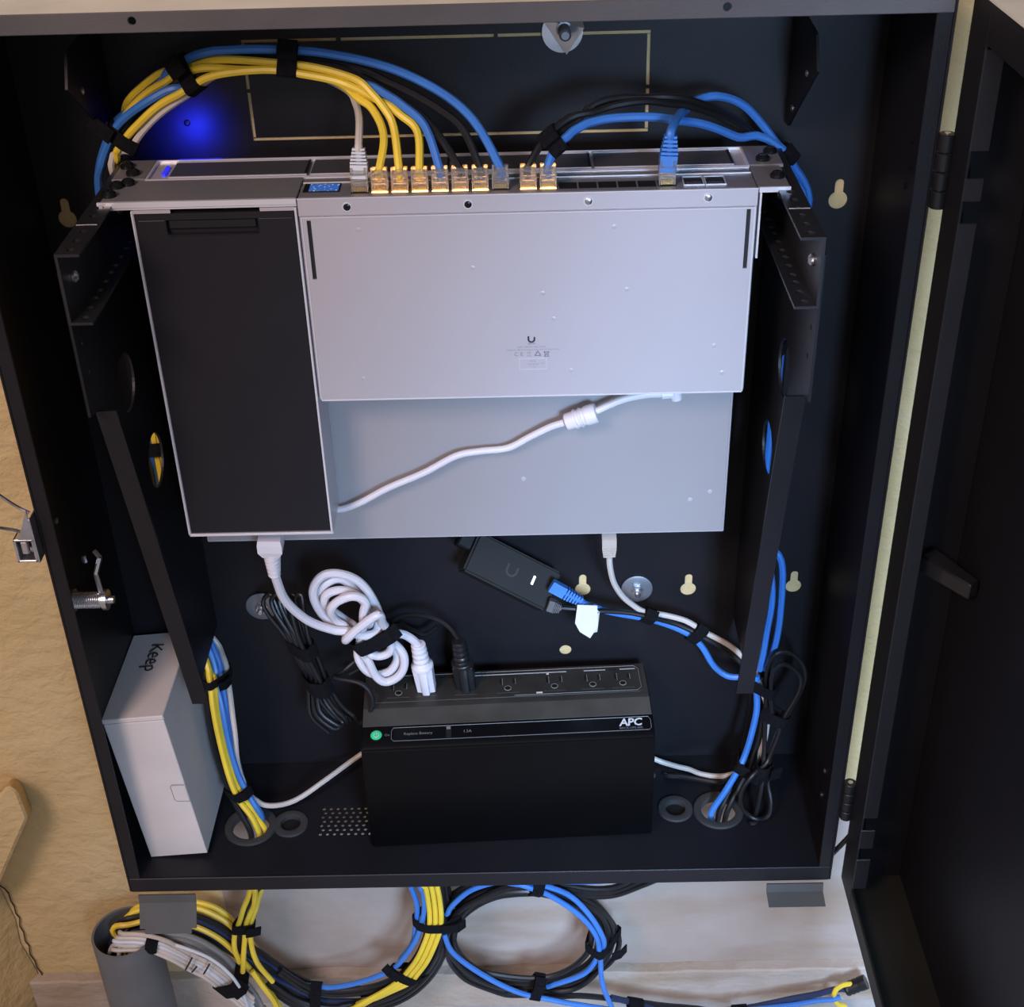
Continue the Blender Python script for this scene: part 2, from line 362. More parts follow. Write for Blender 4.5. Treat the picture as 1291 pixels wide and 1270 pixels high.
# feet that hang from the bottom edge, bent forward
for x0, x1 in ((-329, -274), (276, 330)):
    fe = at(203, 1178, Y=-36).z if x0 < 0 else at(1010, 1144, Y=-36).z
    pr = [(-17.5, -687), (-19.5, -696), (-36, fe+1), (-37.2, fe+1.6), (-21.4, -695), (-19.5, -686)]
    bm = one(prism, pr, 'X', x0, x1)
    ed = [e for e in bm.edges if all(v.co.z < -700 for v in e.verts) and abs(e.verts[0].co.x-e.verts[1].co.x) < 0.01]
    bmesh.ops.bevel(bm, geom=ed, offset=5, segments=4, affect='EDGES')
    obj('mounting_foot', bm, M['tab'], cab, smooth=False)
# upper corner brackets
for s in (-1, 1):
    poly = [(137, 92), (118, 96), (52, 92), (38, 70), (126, 4), (137, 4)]
    b_ = obj('corner_bracket', one(prism, poly, 'X', 263*s-1, 263*s+1), P, cab, smooth=False)
    for y, z in ((70, 60), (112, 22)): inst('rivet', SCREW, b_, (263*s-1.0*s, y, z), TO_LEFT if s > 0 else TO_RIGHT)
# gusset plates that carry the rack rails
for s in (-1, 1):
    g0, g1 = sorted((252*s, 254*s))
    poly = [(137.5, -16), (-82, -16), (-82, -126), (-66, -130), (22, -482), (137.5, -482)]
    bm = one(prism, poly, 'X', g0, g1); c = B()
    for y, z in ((9, -146), (46, -238)): cyl(c, (240*s, y, z), (266*s, y, z), 23, 40)
    for y, z in ((-68, -75), (-66, -98)): cyl(c, (240*s, y, z), (266*s, y, z), 2, 10)
    gp = obj('rail_support', cut(bm, c), P, cab, smooth=False)
    fl = B(); a, b = sorted((252*s, 239*s))
    hexa(fl, [Vector((x, y, z)) for x, y, z in ((a, -66, -130), (b, -66, -130), (b, -64, -130), (a, -64, -130))],
         [Vector((x, y, z)) for x, y, z in ((a, 22, -482), (b, 22, -482), (b, 24, -482), (a, 24, -482))])
    obj('support_flange', fl, P, gp, smooth=False)
    # the C-shaped rack rail
    r0, r1 = 251.5*s, 235*s
    bm = B(); lo, hi = sorted((r0, r1))
    bx(bm, lo, hi, -88, 92, -3.2, -1.2); bx(bm, lo, hi, -88, 92, -52, -50); bx(bm, min(r0, r0-2*s), max(r0, r0-2*s), -88, 92, -50, -3.2)
    c = B(); y = -80.0; k = 0
    while y < 88:
        for zz in (-2, -51): cyl(c, (242.5*s, y, zz-5), (242.5*s, y, zz+5), 3.0, 14)
        y += (15.875, 15.875, 12.7)[k % 3]; k += 1
    rl = obj('rack_rail', cut(bm, c), M['rail'], cab, smooth=False, bevel=0.35)
    obj('index_line', one(bx, lo+1, hi-1, -36.5, -35.7, -1.2, -1.0), M['print'], rl)
    inst('bolt', BOLT, rl, (249.3*s, -66, -26), TO_RIGHT if s < 0 else TO_LEFT)
    inst('bolt', BOLT, rl, (249.3*s, 60, -26), TO_RIGHT if s < 0 else TO_LEFT)
# loose hardware on the back panel
def big_washer(px, py, r, nut=True):
    p = at(px, py, Y=136.4)
    bm = B(); lathe(bm, p, (0, -1, 0), [(-1.4, 4), (-1.4, r), (0, r), (0.4, r-1), (0.4, 4)], 36, close=True)
    w_ = obj('washer', bm, M['washer'], cab)
    if nut:
        b2 = B(); lathe(b2, p, (0, -1, 0), [(-1, 6.5), (1.8, 6.5), (2.2, 5.2), (6, 5.0)], 6)
        lathe(b2, p, (0, -1, 0), [(6, 3.2), (10, 3.0), (11, 2)], 12); obj('bolt_head', b2, M['steel'], w_)
big_washer(803, 743, 15); big_washer(330, 765, 15.5)
# threaded anchor with round washer and folded triangular plate under the top edge
p = at(709, 40, Y=136)
bm = B(); lathe(bm, p, (0, -1, 0), [(-1.5, 3), (-1.5, 15.5), (0.3, 15.5), (0.3, 3)], 36, close=True)
wa = obj('washer', bm, M['steel'], cab)
bm = B(); hexa(bm, [p+Vector(q) for q in ((-15, -1, 9), (3, -5, -15), (16, -8, 5), (14, -3, 14))],
               [p+Vector(q) for q in ((-15, -3, 9.5), (3, -8, -15), (16, -11, 5), (14, -6, 14))])
obj('anchor_plate', bm, M['steel'], wa, smooth=False)
bm = B(); lathe(bm, p+Vector((1, 0, 4)), (0.02, -1, -0.05), [(0, 6), (8, 6), (8.2, 4.6)]+[(9+i*0.8, 4.6 if i % 2 else 4.0) for i in range(18)]+[(24, 3)], 16)
obj('threaded_rod', bm, M['washer'], wa)
# cam lock through the left side
cp = Vector((-334.5, 8, -352))
bm = B(); lathe(bm, cp, (1, 0, 0), [(-1, 10), (3, 10), (3.1, 7.4)]+[(4+i*0.85, 7.4 if i % 2 else 6.7) for i in range(26)]+[(27, 7.4), (27.2, 9), (31, 9), (31.2, 3.6), (36, 3.4)], 20)
lk = obj('cam_lock', bm, M['steel'], cab)
bm = B()
for (ax, ay, az, bx_, by_, bz_) in ((27, 0, 0, 24, 4, 24), (24, 4, 24, 29, 8, 38), (29, 8, 38, 24, 12, 42), (15, 10, 32, 14, 11, 38)):
    tube(bm, [cp+Vector((ax, ay, az)), cp+Vector((bx_, by_, bz_))], 2.2, 6)
obj('cam_arm', bm, M['steel'], lk)
# draw latch on the outside of the left side
la = at(36, 690, X=-346); ly, lz = la.y, la.z
bm = B(); bx(bm, -338.6, -337.2, ly-6, ly+16, lz-12, lz+30)
for a, b, c_, d in ((-355, -353, lz-11, lz+11), (-340.6, -338.6, lz-11, lz+11), (-355, -338.6, lz-11, lz-9), (-355, -338.6, lz+9, lz+11)): bx(bm, a, b, ly-6, ly+8, c_, d)
lt = obj('draw_latch', bm, M['steel'], cab, bevel=0.5)
obj('latch_hollow', one(bx, -353, -340.6, ly+5, ly+7, lz-9, lz+9), M['dark_steel'], lt)
obj('latch_spring', one(bx, -351.5, -346, ly-2, ly+3, lz-6, lz+6), M['steel'], lt, bevel=0.8)
bm = B(); tube(bm, [(-344, ly, lz+12), at(20, 669, X=-350), at(-12, 664, X=-356)], 1.4, 8)
tube(bm, [(-340, ly+4, lz+30), at(18, 637, X=-350), at(-12, 617, X=-356)], 1.4, 8)
hexa(bm, [Vector((-338, ly-6, lz+11)), Vector((-350, ly-6, lz+11)), Vector((-340, ly-2, lz+36))],
     [Vector((-338, ly-4.6, lz+11)), Vector((-350, ly-4.6, lz+11)), Vector((-340, ly-0.6, lz+36))])
obj('wire_bail', bm, M['steel'], lt)
# screw heads near the hinges
for px, py in ((1150, 177), (1147, 211), (1141, 234)): inst('screw', SCREW_D, cab, at(px, py, X=334.6), TO_LEFT)
for px, py in ((1040, 972), (1036, 1002)): inst('screw', SCREW, cab, at(px, py, X=334.6), TO_LEFT)
inst('screw', SCREW, cab, at(71, 657, X=-334.6), TO_RIGHT); inst('screw', SCREW_D, cab, at(236, 155, Y=138.6), TO_ROOM)

# ---- the door: a deep tray swung open on the right
D0, D1, DY, DE, DZ0, DZ1 = 345, 400, -22, -620, -674, 138
door = obj('door', one(bx, D1, D1+2, DE, DY, DZ0, DZ1), P, cab)
obj('door_flange', one(bx, D0, D1, DY-2, DY, DZ0, DZ1), P, door, bevel=0.4)
obj('door_flange', one(bx, D0, D1, DE, DE+2, DZ0, DZ1), P, door)
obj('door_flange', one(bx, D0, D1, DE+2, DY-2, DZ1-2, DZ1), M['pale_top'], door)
obj('door_flange', one(bx, D0, D1, DE+2, DY-2, DZ0, DZ0+2), M['lit_black'], door)
obj('door_lip', one(bx, D0, D0+2, DY-36, DY-2, DZ0+2, DZ1-2), P, door, bevel=0.4)
obj('door_lip', one(bx, D0, D0+2, DE+2, DY-36, DZ1-27, DZ1-2), P, door, bevel=0.4)
obj('door_lip', one(bx, D0, D0+2, DE+2, DY-36, DZ0+2, DZ0+20), M['lit_black'], door, bevel=0.4)
for za, zb in ((43, 108), (9, 25), (-560, -6), (-598, -575), (-650, -612)):
    obj('lip_return', one(bx, D0, D0+13, DY-37, DY-35.4, za, zb), M['rail'], door, bevel=0.6)
bm = B(); a0, a1 = at(1160, 708, Y=-40), at(1232, 745, X=396)
hexa(bm, [a0+Vector(q) for q in ((0, 0, 6), (14, 10, 6), (14, 10, -10), (0, 0, -10))], [a1+Vector(q) for q in ((-6, 0, 5), (3, 6, 5), (3, 6, -9), (-6, 0, -9))])
obj('strike_bar', bm, M['dark_steel'], door, bevel=1.2)
for px, py in ((1203, 661), (1200, 678)): inst('rivet', SCREW, door, at(px, py, X=399.9), TO_LEFT)
for z1_, z0_ in ((44, -9), (-552, -597)):
    h = obj('hinge', one(cyl, (341, -21, z0_), (341, -21, z1_), 2.2, 12), M['steel'], door)
    n = 4; dz = (z1_-z0_)/n
    for k in range(n):
        bm = B(); lathe(bm, (341, -21, z0_+k*dz+0.5), (0, 0, 1), [(0, 5.2), (0.6, 5.8), (dz-1.6, 5.8), (dz-1, 5.2)], 20)
        obj('knuckle', bm, M['black'], h)

# ================================================================== RACK DEVICES
# --- recorder at the back: four drive bays facing up
rec = thing('network_video_recorder', 'silver four-bay recorder mounted behind the switch, blue light at its left end', 'recorder', (0, 66, -320))
bm = B(); bx(bm, -221, 221, 44.5, 88, -320, -0.6)
obj('chassis', bm, M['silver'], rec, bevel=0.6)
obj('bottom_cover', one(bx, -219.5, 219.5, 43.6, 44.4, -318, -4), M['silver_dull'], rec, bevel=0.3)
bm = B()
for y in (45, 86.4): bx(bm, -221, 221, y, y+1.4, -0.6, 1.4)
for x in (-221, 219.6): bx(bm, x, x+1.4, 46.4, 86.4, -0.6, 1.4)
obj('front_bezel', bm, M['silver_edge'], rec)
for i in range(4):
    x0 = -205+i*104.5
    b_ = obj('drive_bay', one(bx, x0, x0+102, 51, 82, -0.6, 1.0), M['bay'], rec, bevel=0.4)
    bm = B(); bx(bm, x0, x0+102, 49.6, 50.6, -0.6, 1.3); bx(bm, x0, x0+102, 82.6, 83.6, -0.6, 1.3)
    obj('bay_trim', bm, M['silver_edge'], b_)
    obj('bay_latch', one(bx, x0+100, x0+102, 52, 81, 1.0, 1.6), M['black'], b_, bevel=0.4)
bm = B(); bx(bm, -211, -208.6, 56, 74, -0.6, 1.5); bx(bm, -204, -172, 86.6, 87.6, 1.0, 1.9)
obj('status_light', bm, M['blue_led'], rec)
for s in (-1, 1):
    a, b = sorted((221*s, 246*s))
    e = obj('rack_ear', one(bx, a, b, 46, 88, -1.0, 1.6), M['alu_face'], rec, bevel=0.5)
    inst('screw', PANHEAD, e, (240*s, 72, 1.6)); inst('screw', PANHEAD, e, (232*s, 56, 1.6))
for k, (px, py) in enumerate([(745, 372), (660, 604), (895, 620), (740, 515), (870, 630)]):
    p = at(px, py, Y=43.6); obj('dimple', one(lathe, p, (0, -1, 0), [(0, 2.0), (0.08, 1.7), (0.12, 0.7)], 10), M['silver'], rec)
lb = bpy.data.lights.new('status_glow', 'SPOT'); lb.energy = 0.45; lb.color = (0.02, 0.03, 1.0); lb.shadow_soft_size = 0.004
lb.spot_size = math.radians(120); lb.spot_blend = 1.0
lo = bpy.data.objects.new('status_glow', lb); COL.objects.link(lo); gp_ = at(238, 176, Y=138)
lo.location = (gp_.x*S, 0.100, gp_.z*S); lo.rotation_euler = (math.radians(90), 0, 0)
# --- switch in front: ports facing up
sw = thing('network_switch', 'wide silver switch hanging in the rack, row of lit ports along its top', 'switch', (60, 20, -160))
obj('chassis', one(bx, -104, 221, 1.2, 43.5, -160, -0.4), M['silver'], sw, bevel=0.5)
obj('front_strip', one(bx, -104, 221, 0, 1.2, -12.6, 0.2), M['silver'], sw, bevel=0.4)
bm = one(bx, -101.5, 219, -0.6, 1.2, -160, -13.4); c = B()
bx(c, -98.5, -95.5, -5, 5, -60.5, -15.5); bx(c, 213.5, 216.5, -5, 5, -59.5, -14.5)
obj('bottom_cover', cut(bm, c), M['silver'], sw, smooth=False)
for x in (-97, 215): obj('vent_slot', one(bx, x-1.6, x+1.6, 0.7, 1.25, -60.5, -14.5), M['void'], sw)
bm = B()
bx(bm, -104, 221, -0.3, 0.2, 0.0, 0.8); bx(bm, -102, 219.6, -0.9, -0.5, -13.8, -13.0); bx(bm, -101.6, 219.2, -1.0, -0.5, -160.8, -160)
bx(bm, 219, 220, -0.8, 1.2, -160, -13); bx(bm, -102.4, -101.6, -0.8, 1.2, -160, -13)
obj('folded_edge', bm, M['silver_edge'], sw)
for x, z, m_ in ((-69, -6.3, 'D'), (16.6, -6.4, 'D'), (101.6, -6.2, 'S'), (186, -5.6, 'S')):
    inst('screw', SCREW_D if m_ == 'D' else SCREW, sw, (x, 0.2, z), TO_ROOM)
    obj('screw_rim', one(lathe, (x, 0, z), (0, -1, 0), [(0, 2.7), (0, 3.5), (0.4, 3.4), (0.4, 2.7)], 16, close=True), M['silver_edge'], sw)
obj('front_face', one(bx, -103, 220, 1.6, 43, -0.4, 0.8), M['alu_face'], sw, bevel=0.3)
bm = B()
for y in (30.5, 41.4): bx(bm, -103, 220, y, y+1, 0.8, 1.5)
obj('face_line', bm, M['silver_edge'], sw)
sc_ = obj('display_screen', one(bx, -101, -75, 11, 28, 0.8, 1.4), M['black'], sw)
m = bpy.data.materials.new('screen_image'); m.use_nodes = True; nt = m.node_tree; b = nt.nodes['Principled BSDF']
tc = nt.nodes.new('ShaderNodeTexCoord'); vo = nt.nodes.new('ShaderNodeTexVoronoi'); vo.inputs['Scale'].default_value = 420
nt.links.new(tc.outputs['Object'], vo.inputs['Vector']); rp = nt.nodes.new('ShaderNodeValToRGB')
rp.color_ramp.elements[0].position = 0.12; rp.color_ramp.elements[0].color = (0.75, 0.9, 1, 1); rp.color_ramp.elements[1].position = 0.32; rp.color_ramp.elements[1].color = (0.03, 0.12, 0.45, 1)
nt.links.new(vo.outputs['Distance'], rp.inputs['Fac']); nt.links.new(rp.outputs[0], b.inputs['Emission Color']); b.inputs['Emission Strength'].default_value = 0.8
b.inputs['Base Color'].default_value = (0.02, 0.03, 0.06, 1)
obj('screen_picture', one(bx, -97, -76, 12.5, 26.5, 1.4, 1.6), m, sc_)
PX = [-60+14.25*i for i in range(8)] + [59.5+14*i for i in range(8)]
PY = 13.0
pb = B()      # one port: black mouth, inner floor, contacts
bx(pb, -6.4, 6.4, -6.2, 6.2, -0.2, 0.25)
PORT = mesh_of('port', pb, M['void'])
lp = B(); bx(lp, -5.6, 5.6, -4, 4, 0.26, 0.36); bx(lp, -5.8, 5.8, -6.0, -4.8, 0.0, 0.4); PLIGHT = mesh_of('port_light', lp, M['amber'])
pc = B()
for k in range(8): bx(pc, -4.1+k*1.1, -3.6+k*1.1, -5.2, 1, 0.25, 0.6)
PCON = mesh_of('port_contacts', pc, M['gold'])
LIT = {1, 2, 3, 4, 5, 6, 8, 9}
for i, x in enumerate(PX):
    p_ = inst('port', PORT, sw, (x, PY, 0.8))
    if i in LIT: 
        o = inst('port_light', PLIGHT, sw, (x, PY, 0.8))
    elif i > 9 and i != 15: inst('port_contacts', PCON, p_, (x, PY, 0.8))
for x in (176.5, 192):
    obj('optical_port', one(bx, x-6.8, x+6.8, 8, 24, 0.8, 1.2), M['void'], sw)
    bm = B()
    for a, b, c_, d in ((x-7.4, x-6.6, 7.4, 24.6), (x+6.6, x+7.4, 7.4, 24.6), (x-6.6, x+6.6, 7.4, 8.2), (x-6.6, x+6.6, 23.8, 24.6)): bx(bm, a, b, c_, d, 0.8, 1.7)
    obj('port_cage', bm, M['silver_edge'], sw); obj('port_flap', one(bx, x-5.4, x+5.4, 9.5, 14, 1.2, 1.5), M['bay'], sw)
# right ear: L-shaped plate
obj('rack_ear', one(bx, 221, 243, 1, 43, -1.0, 1.2), M['alu_face'], sw, bevel=0.4)
bm = B(); bx(bm, 222.2, 223.6, 0, 43, -52, -1.0); bx(bm, 221.5, 243.5, -0.4, 1, -2.6, 1.2)
obj('ear_plate', bm, M['silver_edge'], sw)
inst('screw', PANHEAD, sw, (237, 20, 1.2)); 
# printed markings on the bottom cover
def arc_u(bm, cx, cz, r, w, hh, y):
    pts_o, pts_i = [], []
    for k in range(17):
        a = math.pi + k*math.pi/16
        pts_o.append((cx+r*math.cos(a), cz+r*math.sin(a))); pts_i.append((cx+(r-w)*math.cos(a), cz+(r-w)*math.sin(a)))
    def strip(a, b):
        for i in range(len(a)-1):
            q = [a[i], a[i+1], b[i+1], b[i]]; bm.faces.new([bm.verts.new((x, y, z)) for x, z in q])
    strip(pts_o, pts_i)
    bx(bm, cx-r, cx-r+w, y-0.02, y+0.02, cz, cz+hh); bx(bm, cx+r-w, cx+r, y-0.02, y+0.02, cz, cz+hh*0.75)
YS = -0.72
lp_ = at(670, 428, Y=YS)
bm = B(); arc_u(bm, lp_.x, lp_.z, 2.9, 1.35, 2.6, YS); obj('logo', bm, M['ink'], sw, smooth=False, label='dark U-shaped logo')
def label_text(body, px, py, size, m_, y=YS, parent=None, **k):
    return obj('printed_text', text_bm(body, size, FRONT(at(px, py, Y=y)), **k), M[m_], parent or sw, smooth=False)
label_text('UBIQUITI', 670, 433.5, 1.4, 'ink')
label_text('USW, USW Pro Max 16 PoE', 670, 437.5, 1.8, 'ink_grey'); label_text('Ubiquiti Inc. 685 Third Avenue, New York, NY 10017, U.S.A.', 672, 441, 1.6, 'ink_grey')
label_text('C E', 654, 447, 4.6, 'ink_grey'); label_text('UK', 667, 444.8, 2.4, 'ink_grey'); label_text('CA', 667, 448.6, 2.4, 'ink_grey')
bm = B()
for q in ((0,), (1,)):
    c0 = at(678 if q[0] == 0 else 689, 446.5, Y=YS)
    if q[0] == 0:
        tri = [c0+Vector((2.6*math.cos(a), 0, 2.6*math.sin(a))) for a in (math.pi/2, math.pi*7/6, math.pi*11/6)]
        for i in range(3): tube(bm, [tri[i], tri[(i+1) % 3]], 0.35, 4)
    else:
        for a, b in (((-1.6, 2), (-1, -2)), ((-1, -2), (1, -2)), ((1, -2), (1.6, 2)), ((-2.2, 2), (2.2, 2)), ((-2, -2.4), (2, 2.4)), ((-2, 2.4), (2, -2.4))):
            tube(bm, [c0+Vector((a[0], 0, a[1])), c0+Vector((b[0], 0, b[1]))], 0.22, 4)
obj('printed_symbol', bm, M['ink_grey'], sw)
c0 = at(672, 459, Y=YS)
plate = obj('serial_label', one(bx, c0.x-10.4, c0.x+10.4, YS-0.2, YS+0.1, c0.z-4.6, c0.z+4.6), M['silver_edge'], sw)
obj('label_face', one(bx, c0.x-10, c0.x+9.9, YS-0.35, YS-0.2, c0.z-4.0, c0.z+4.6), M['silver'], plate)
for i, t in enumerate(('MODEL', 'USW-16-POE', 'F C ID')): label_text(t, 672, 455.5+i*3.6, 1.5, 'ink_grey', y=YS-0.4, parent=plate)
label_text('2.0', 684, 458, 1.7, 'ink_grey', y=YS-0.4, parent=plate)
for px, py in ((684, 370), (698, 402), (458, 478), (720, 467), (790, 365), (452, 290), (774, 286), (910, 470), (900, 436), (596, 338)):
    p = at(px, py, Y=-0.6); bm = B(); lathe(bm, p, (0, -1, 0), [(0, 1.8), (0.08, 1.6), (0.12, 0.7)], 10); obj('dimple', bm, M['silver'], sw)

# --- the bracket with the power brick at the left of the switch
br = thing('adapter_bracket', 'silver rack bracket holding the black power brick, left of the switch', 'bracket', (-163, 20, -283))
obj('top_plate', one(bx, -243, -104.4, 0.8, 43, -0.6, 1.2), M['alu_face'], br, bevel=0.4)
bm = B(); bx(bm, -245, -104.4, -1.2, 0.8, -3.0, 1.2); bx(bm, -245, -104.4, -0.6, 0.8, -4.6, -3.4)
obj('front_edge', bm, M['silver_edge'], br)
XA, XB, ZA = -222, -104.6, -281
bm = B(); bx(bm, XA, XA+1.6, -1, 42, ZA, -5); bx(bm, XA, XB, -1, 42, ZA-1.6, ZA); bx(bm, XB-1.6, XB, -1, 42, ZA, -5)
bx(bm, XA, XA+28, -1.2, 0, -7.4, -5); bx(bm, XB-26, XB, -1.2, 0, -7.4, -5)
obj('cradle', bm, M['silver'], br)
bm = B(); bx(bm, XA-0.2, XA+0.9, -1.6, -0.8, ZA, -6); bx(bm, XA+1, XB+0.2, -1.8, -0.8, ZA-1.8, ZA-0.4); bx(bm, XB-1.6, XB-0.2, -1.8, -0.8, ZA, -6)
obj('cradle_edge', bm, M['silver_edge'], br)
for x, y in ((-239, 12), (-238, 30)): inst('screw', PANHEAD, br, (x, y, 1.2))
inst('screw', PANHEAD, br, (-231, 36, 1.2))
ad = thing('power_adapter', 'tall flat black power brick with a recessed grip, held in the silver bracket', 'power adapter', (-163, 20, -280))
bm = one(bx, XA+2.2, XB-2.4, 0, 41, ZA+0.6, -8); c = B()
hx0, hx1 = at(210, 285, Y=0).x, at(326, 285, Y=0).x
bx(c, hx0, hx1, -3, 4, -24, -13); bm = cut(bm, c)
obj('body', bm, M['adapter'], ad, smooth=False)
bm = B()
tube(bm, [(XA+4, -0.1, -13.4), (hx0-1, -0.1, -13.4)], 0.35, 5); tube(bm, [(hx1+1, -0.1, -13.4), (XB-4, -0.1, -13.4)], 0.35, 5)
tube(bm, [(hx0, -0.1, -13.4), (hx0, -0.1, -22), (hx0+2.5, -0.1, -24.6), (hx1-2.5, -0.1, -24.6), (hx1, -0.1, -22), (hx1, -0.1, -13.4)], 0.4, 5, sub=1)
obj('grip_edge', bm, M['black'], ad)
obj('grip_bar', one(bx, hx0+1.5, hx1-1.5, 1.0, 3.5, -20, -14), M['black'], ad, bevel=0.6)

# ================================================================== BATTERY BACKUP
UP_ = thing('battery_backup', 'black battery backup unit with a row of outlets on the cabinet floor', 'battery backup', (32, 22, -666))
ang = math.radians(2.3); UR = Matrix.Translation((32, 22, -666)) @ Matrix.Rotation(ang, 4, 'Z')
def ub(bm, **k):
    bmesh.ops.transform(bm, matrix=UR, verts=bm.verts); return bm
UL = 137
prof = [(0, 3), (2, 0), (94, 0), (96, 3), (96, 135), (93, 139), (50, 139.5), (45, 138.5), (38, 137), (30, 135.6), (25, 135), (4, 130), (0, 127)]
obj('body', ub(one(prism, prof, 'X', -UL, UL)), M['ups'], UP_, bevel=1.6, seg=2)
M['ups_ridge'] = mat('ups_lit_ridge', (0.060, 0.055, 0.046), 0.45, spec=0.4, var=0.3, nscale=18)  # overhead reflection along the ridge put into a paler base colour
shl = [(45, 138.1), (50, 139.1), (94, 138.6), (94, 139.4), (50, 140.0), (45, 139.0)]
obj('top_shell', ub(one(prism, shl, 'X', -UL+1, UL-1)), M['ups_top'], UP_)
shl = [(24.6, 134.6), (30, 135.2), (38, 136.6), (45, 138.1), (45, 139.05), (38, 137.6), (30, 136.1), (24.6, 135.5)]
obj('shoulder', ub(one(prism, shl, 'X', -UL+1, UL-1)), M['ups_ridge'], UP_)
def ustrip(x0, x1, d0, d1, th=0.4):
    """a plate lying on the sloped control strip: d along the slope 0..1"""
    f = lambda d: Vector((0, 4+21*d, 130+5*d)); nrm = Vector((0, -5, 21)).normalized()
    a, b = f(d0), f(d1); bm = B()
    hexa(bm, [Vector((x0, a.y, a.z)), Vector((x1, a.y, a.z)), Vector((x1, b.y, b.z)), Vector((x0, b.y, b.z))],
         [Vector((x, p.y, p.z))+nrm*th for x, p in ((x0, a), (x1, a), (x1, b), (x0, b))]); return bm
strip = obj('control_strip', ub(ustrip(-107, 132, 0.18, 0.86)), M['ups_gloss'], UP_, bevel=0.15)
bm = B()
fs = lambda x, d: Vector((x, 4+21*d, 130+5*d)) + Vector((0, -0.34, 0.94))*0.5
tube(bm, [fs(-107, .86), fs(-109, .7), fs(-109, .3), fs(-107, .18), fs(132, .18), fs(134, .3), fs(134, .7), fs(132, .86), fs(-107, .86)], 0.3, 4, sub=1)
obj('strip_outline', ub(bm), M['print_dim'], strip)
nrm = Vector((0, -5, 21)).normalized(); upv = Vector((0, 21, 5)).normalized()
def on_strip(x, d): return axes(Vector((x, 4+21*d, 130+5*d))+nrm*0.6, (1, 0, 0), upv, nrm)
obj('brand_text', ub(text_bm('APC', 11.5, on_strip(115, .58), bold=True, shear=0.15, spacing=0.95)), M['print'], strip, smooth=False)
obj('model_text', ub(text_bm('BACK-UPS 600', 3.4, on_strip(115, .30))), M['print_dim'], strip, smooth=False)
obj('printed_text', ub(text_bm('Replace Battery', 4.2, on_strip(-84, .52))), M['print_dim'], strip, smooth=False)
obj('printed_text', ub(text_bm('1.5A', 4.2, on_strip(-38, .52))), M['print_dim'], strip, smooth=False)
bm = ustrip(-58, -53, 0.22, 0.8, 0.7); us = obj('usb_port', ub(bm), M['void'], strip)
obj('port_edge', ub(ustrip(-57.4, -53.6, 0.66, 0.8, 1.0)), M['print_dim'], us)
p = Vector((-123, 4+21*.5, 130+5*.5))
pb_ = obj('power_button', ub(one(lathe, p, nrm, [(0, 6.2), (1.2, 6.0), (1.2, 5.2)], 24)), M['black'], UP_)
obj('power_light', ub(one(lathe, p, nrm, [(1.2, 5.2), (1.5, 4.6)], 24)), M['green_led'], pb_)
bm = B(); a_ = [p+nrm*1.7+Vector((1, 0, 0))*math.sin(t)*2.4+upv*math.cos(t)*2.4 for t in [0.7+k*(2*math.pi-1.4)/12 for k in range(13)]]
tube(bm, a_, 0.4, 4, sub=1); tube(bm, [p+nrm*1.7+upv*0.5, p+nrm*1.7+upv*3], 0.4, 4)
obj('power_symbol', ub(bm), M['print'], pb_)
obj('side_light', ub(one(bx, -137.6, -136.6, 22, 25, 116, 126)), M['green_led'], UP_)
obj('printed_text', ub(text_bm('On', 3.6, on_strip(-113, .5))), M['print_dim'], UP_, smooth=False)
# outlets
top = obj('outlet_plate', ub(one(prism, [(-125, 52), (128, 52), (132, 56), (132, 86), (128, 90), (-125, 90)], 'Z', 139, 140.4)), M['ups_top'], UP_, bevel=0.4)
bm = B(); tube(bm, [(-125, 90, 140.3), (126, 90, 140.3), (130, 86, 140.3), (130, 58, 140.3), (126, 54, 140.3), (8, 54, 140.3)], 0.4, 4, sub=1)
obj('plate_outline', ub(bm), M['print_dim'], top)
bm = B(); bx(bm, -42, 60, 85, 86, 140.2, 140.5); bx(bm, 77, 98, 85, 86, 140.2, 140.5); bx(bm, 112, 127, 85, 86, 140.2, 140.5)
obj('printed_line', ub(bm), M['print'], top)
obj('printed_text', ub(text_bm('Battery Backup & Surge', 3.6, axes((-66, 85.5, 140.4), (1, 0, 0), (0, 1, 0), (0, 0, 1)))), M['print_dim'], top, smooth=False)
obj('printed_text', ub(text_bm('Surge', 3.6, axes((105, 85.5, 140.4), (1, 0, 0), (0, 1, 0), (0, 0, 1)))), M['print_dim'], top, smooth=False)
rim_m = mat('slot_rim', (0.24, 0.23, 0.21), 0.4, var=0)
OX = [-103, -76, -38, 2, 47, 84, 113]
for x in OX:
    ot = obj('outlet', ub(one(bx, x-11, x+11, 58, 82, 140.2, 140.6)), M['ups_top'], top, bevel=0.2)
    bm = B(); bx(bm, x-7.4, x-5.2, 70, 78.5, 140.6, 140.9); bx(bm, x+5.2, x+7.4, 71, 78, 140.6, 140.9)
    lathe(bm, (x, 64.5, 140.6), (0, 0, 1), [(0, 2.9), (0.3, 2.9)], 14); obj('outlet_slots', ub(bm), M['void'], ot)
    bm = B(); bx(bm, x+7.4, x+7.9, 70.5, 78.5, 140.6, 141.1); bx(bm, x-5.2, x-4.7, 69.5, 79, 140.6, 141.1)
    lathe(bm, (x, 64.5, 140.6), (0, 0, 1), [(0, 2.9), (0, 3.5), (0.4, 3.5), (0.4, 2.9)], 14, close=True); obj('slot_rim', ub(bm), rim_m, ot)
bm = B(); bx(bm, 29, 35, 55, 57, 140.7, 140.9); bx(bm, 40.2, 42.6, 82, 84, 140.7, 140.9); obj('sticker_scrap', ub(bm), M['paper'], top)

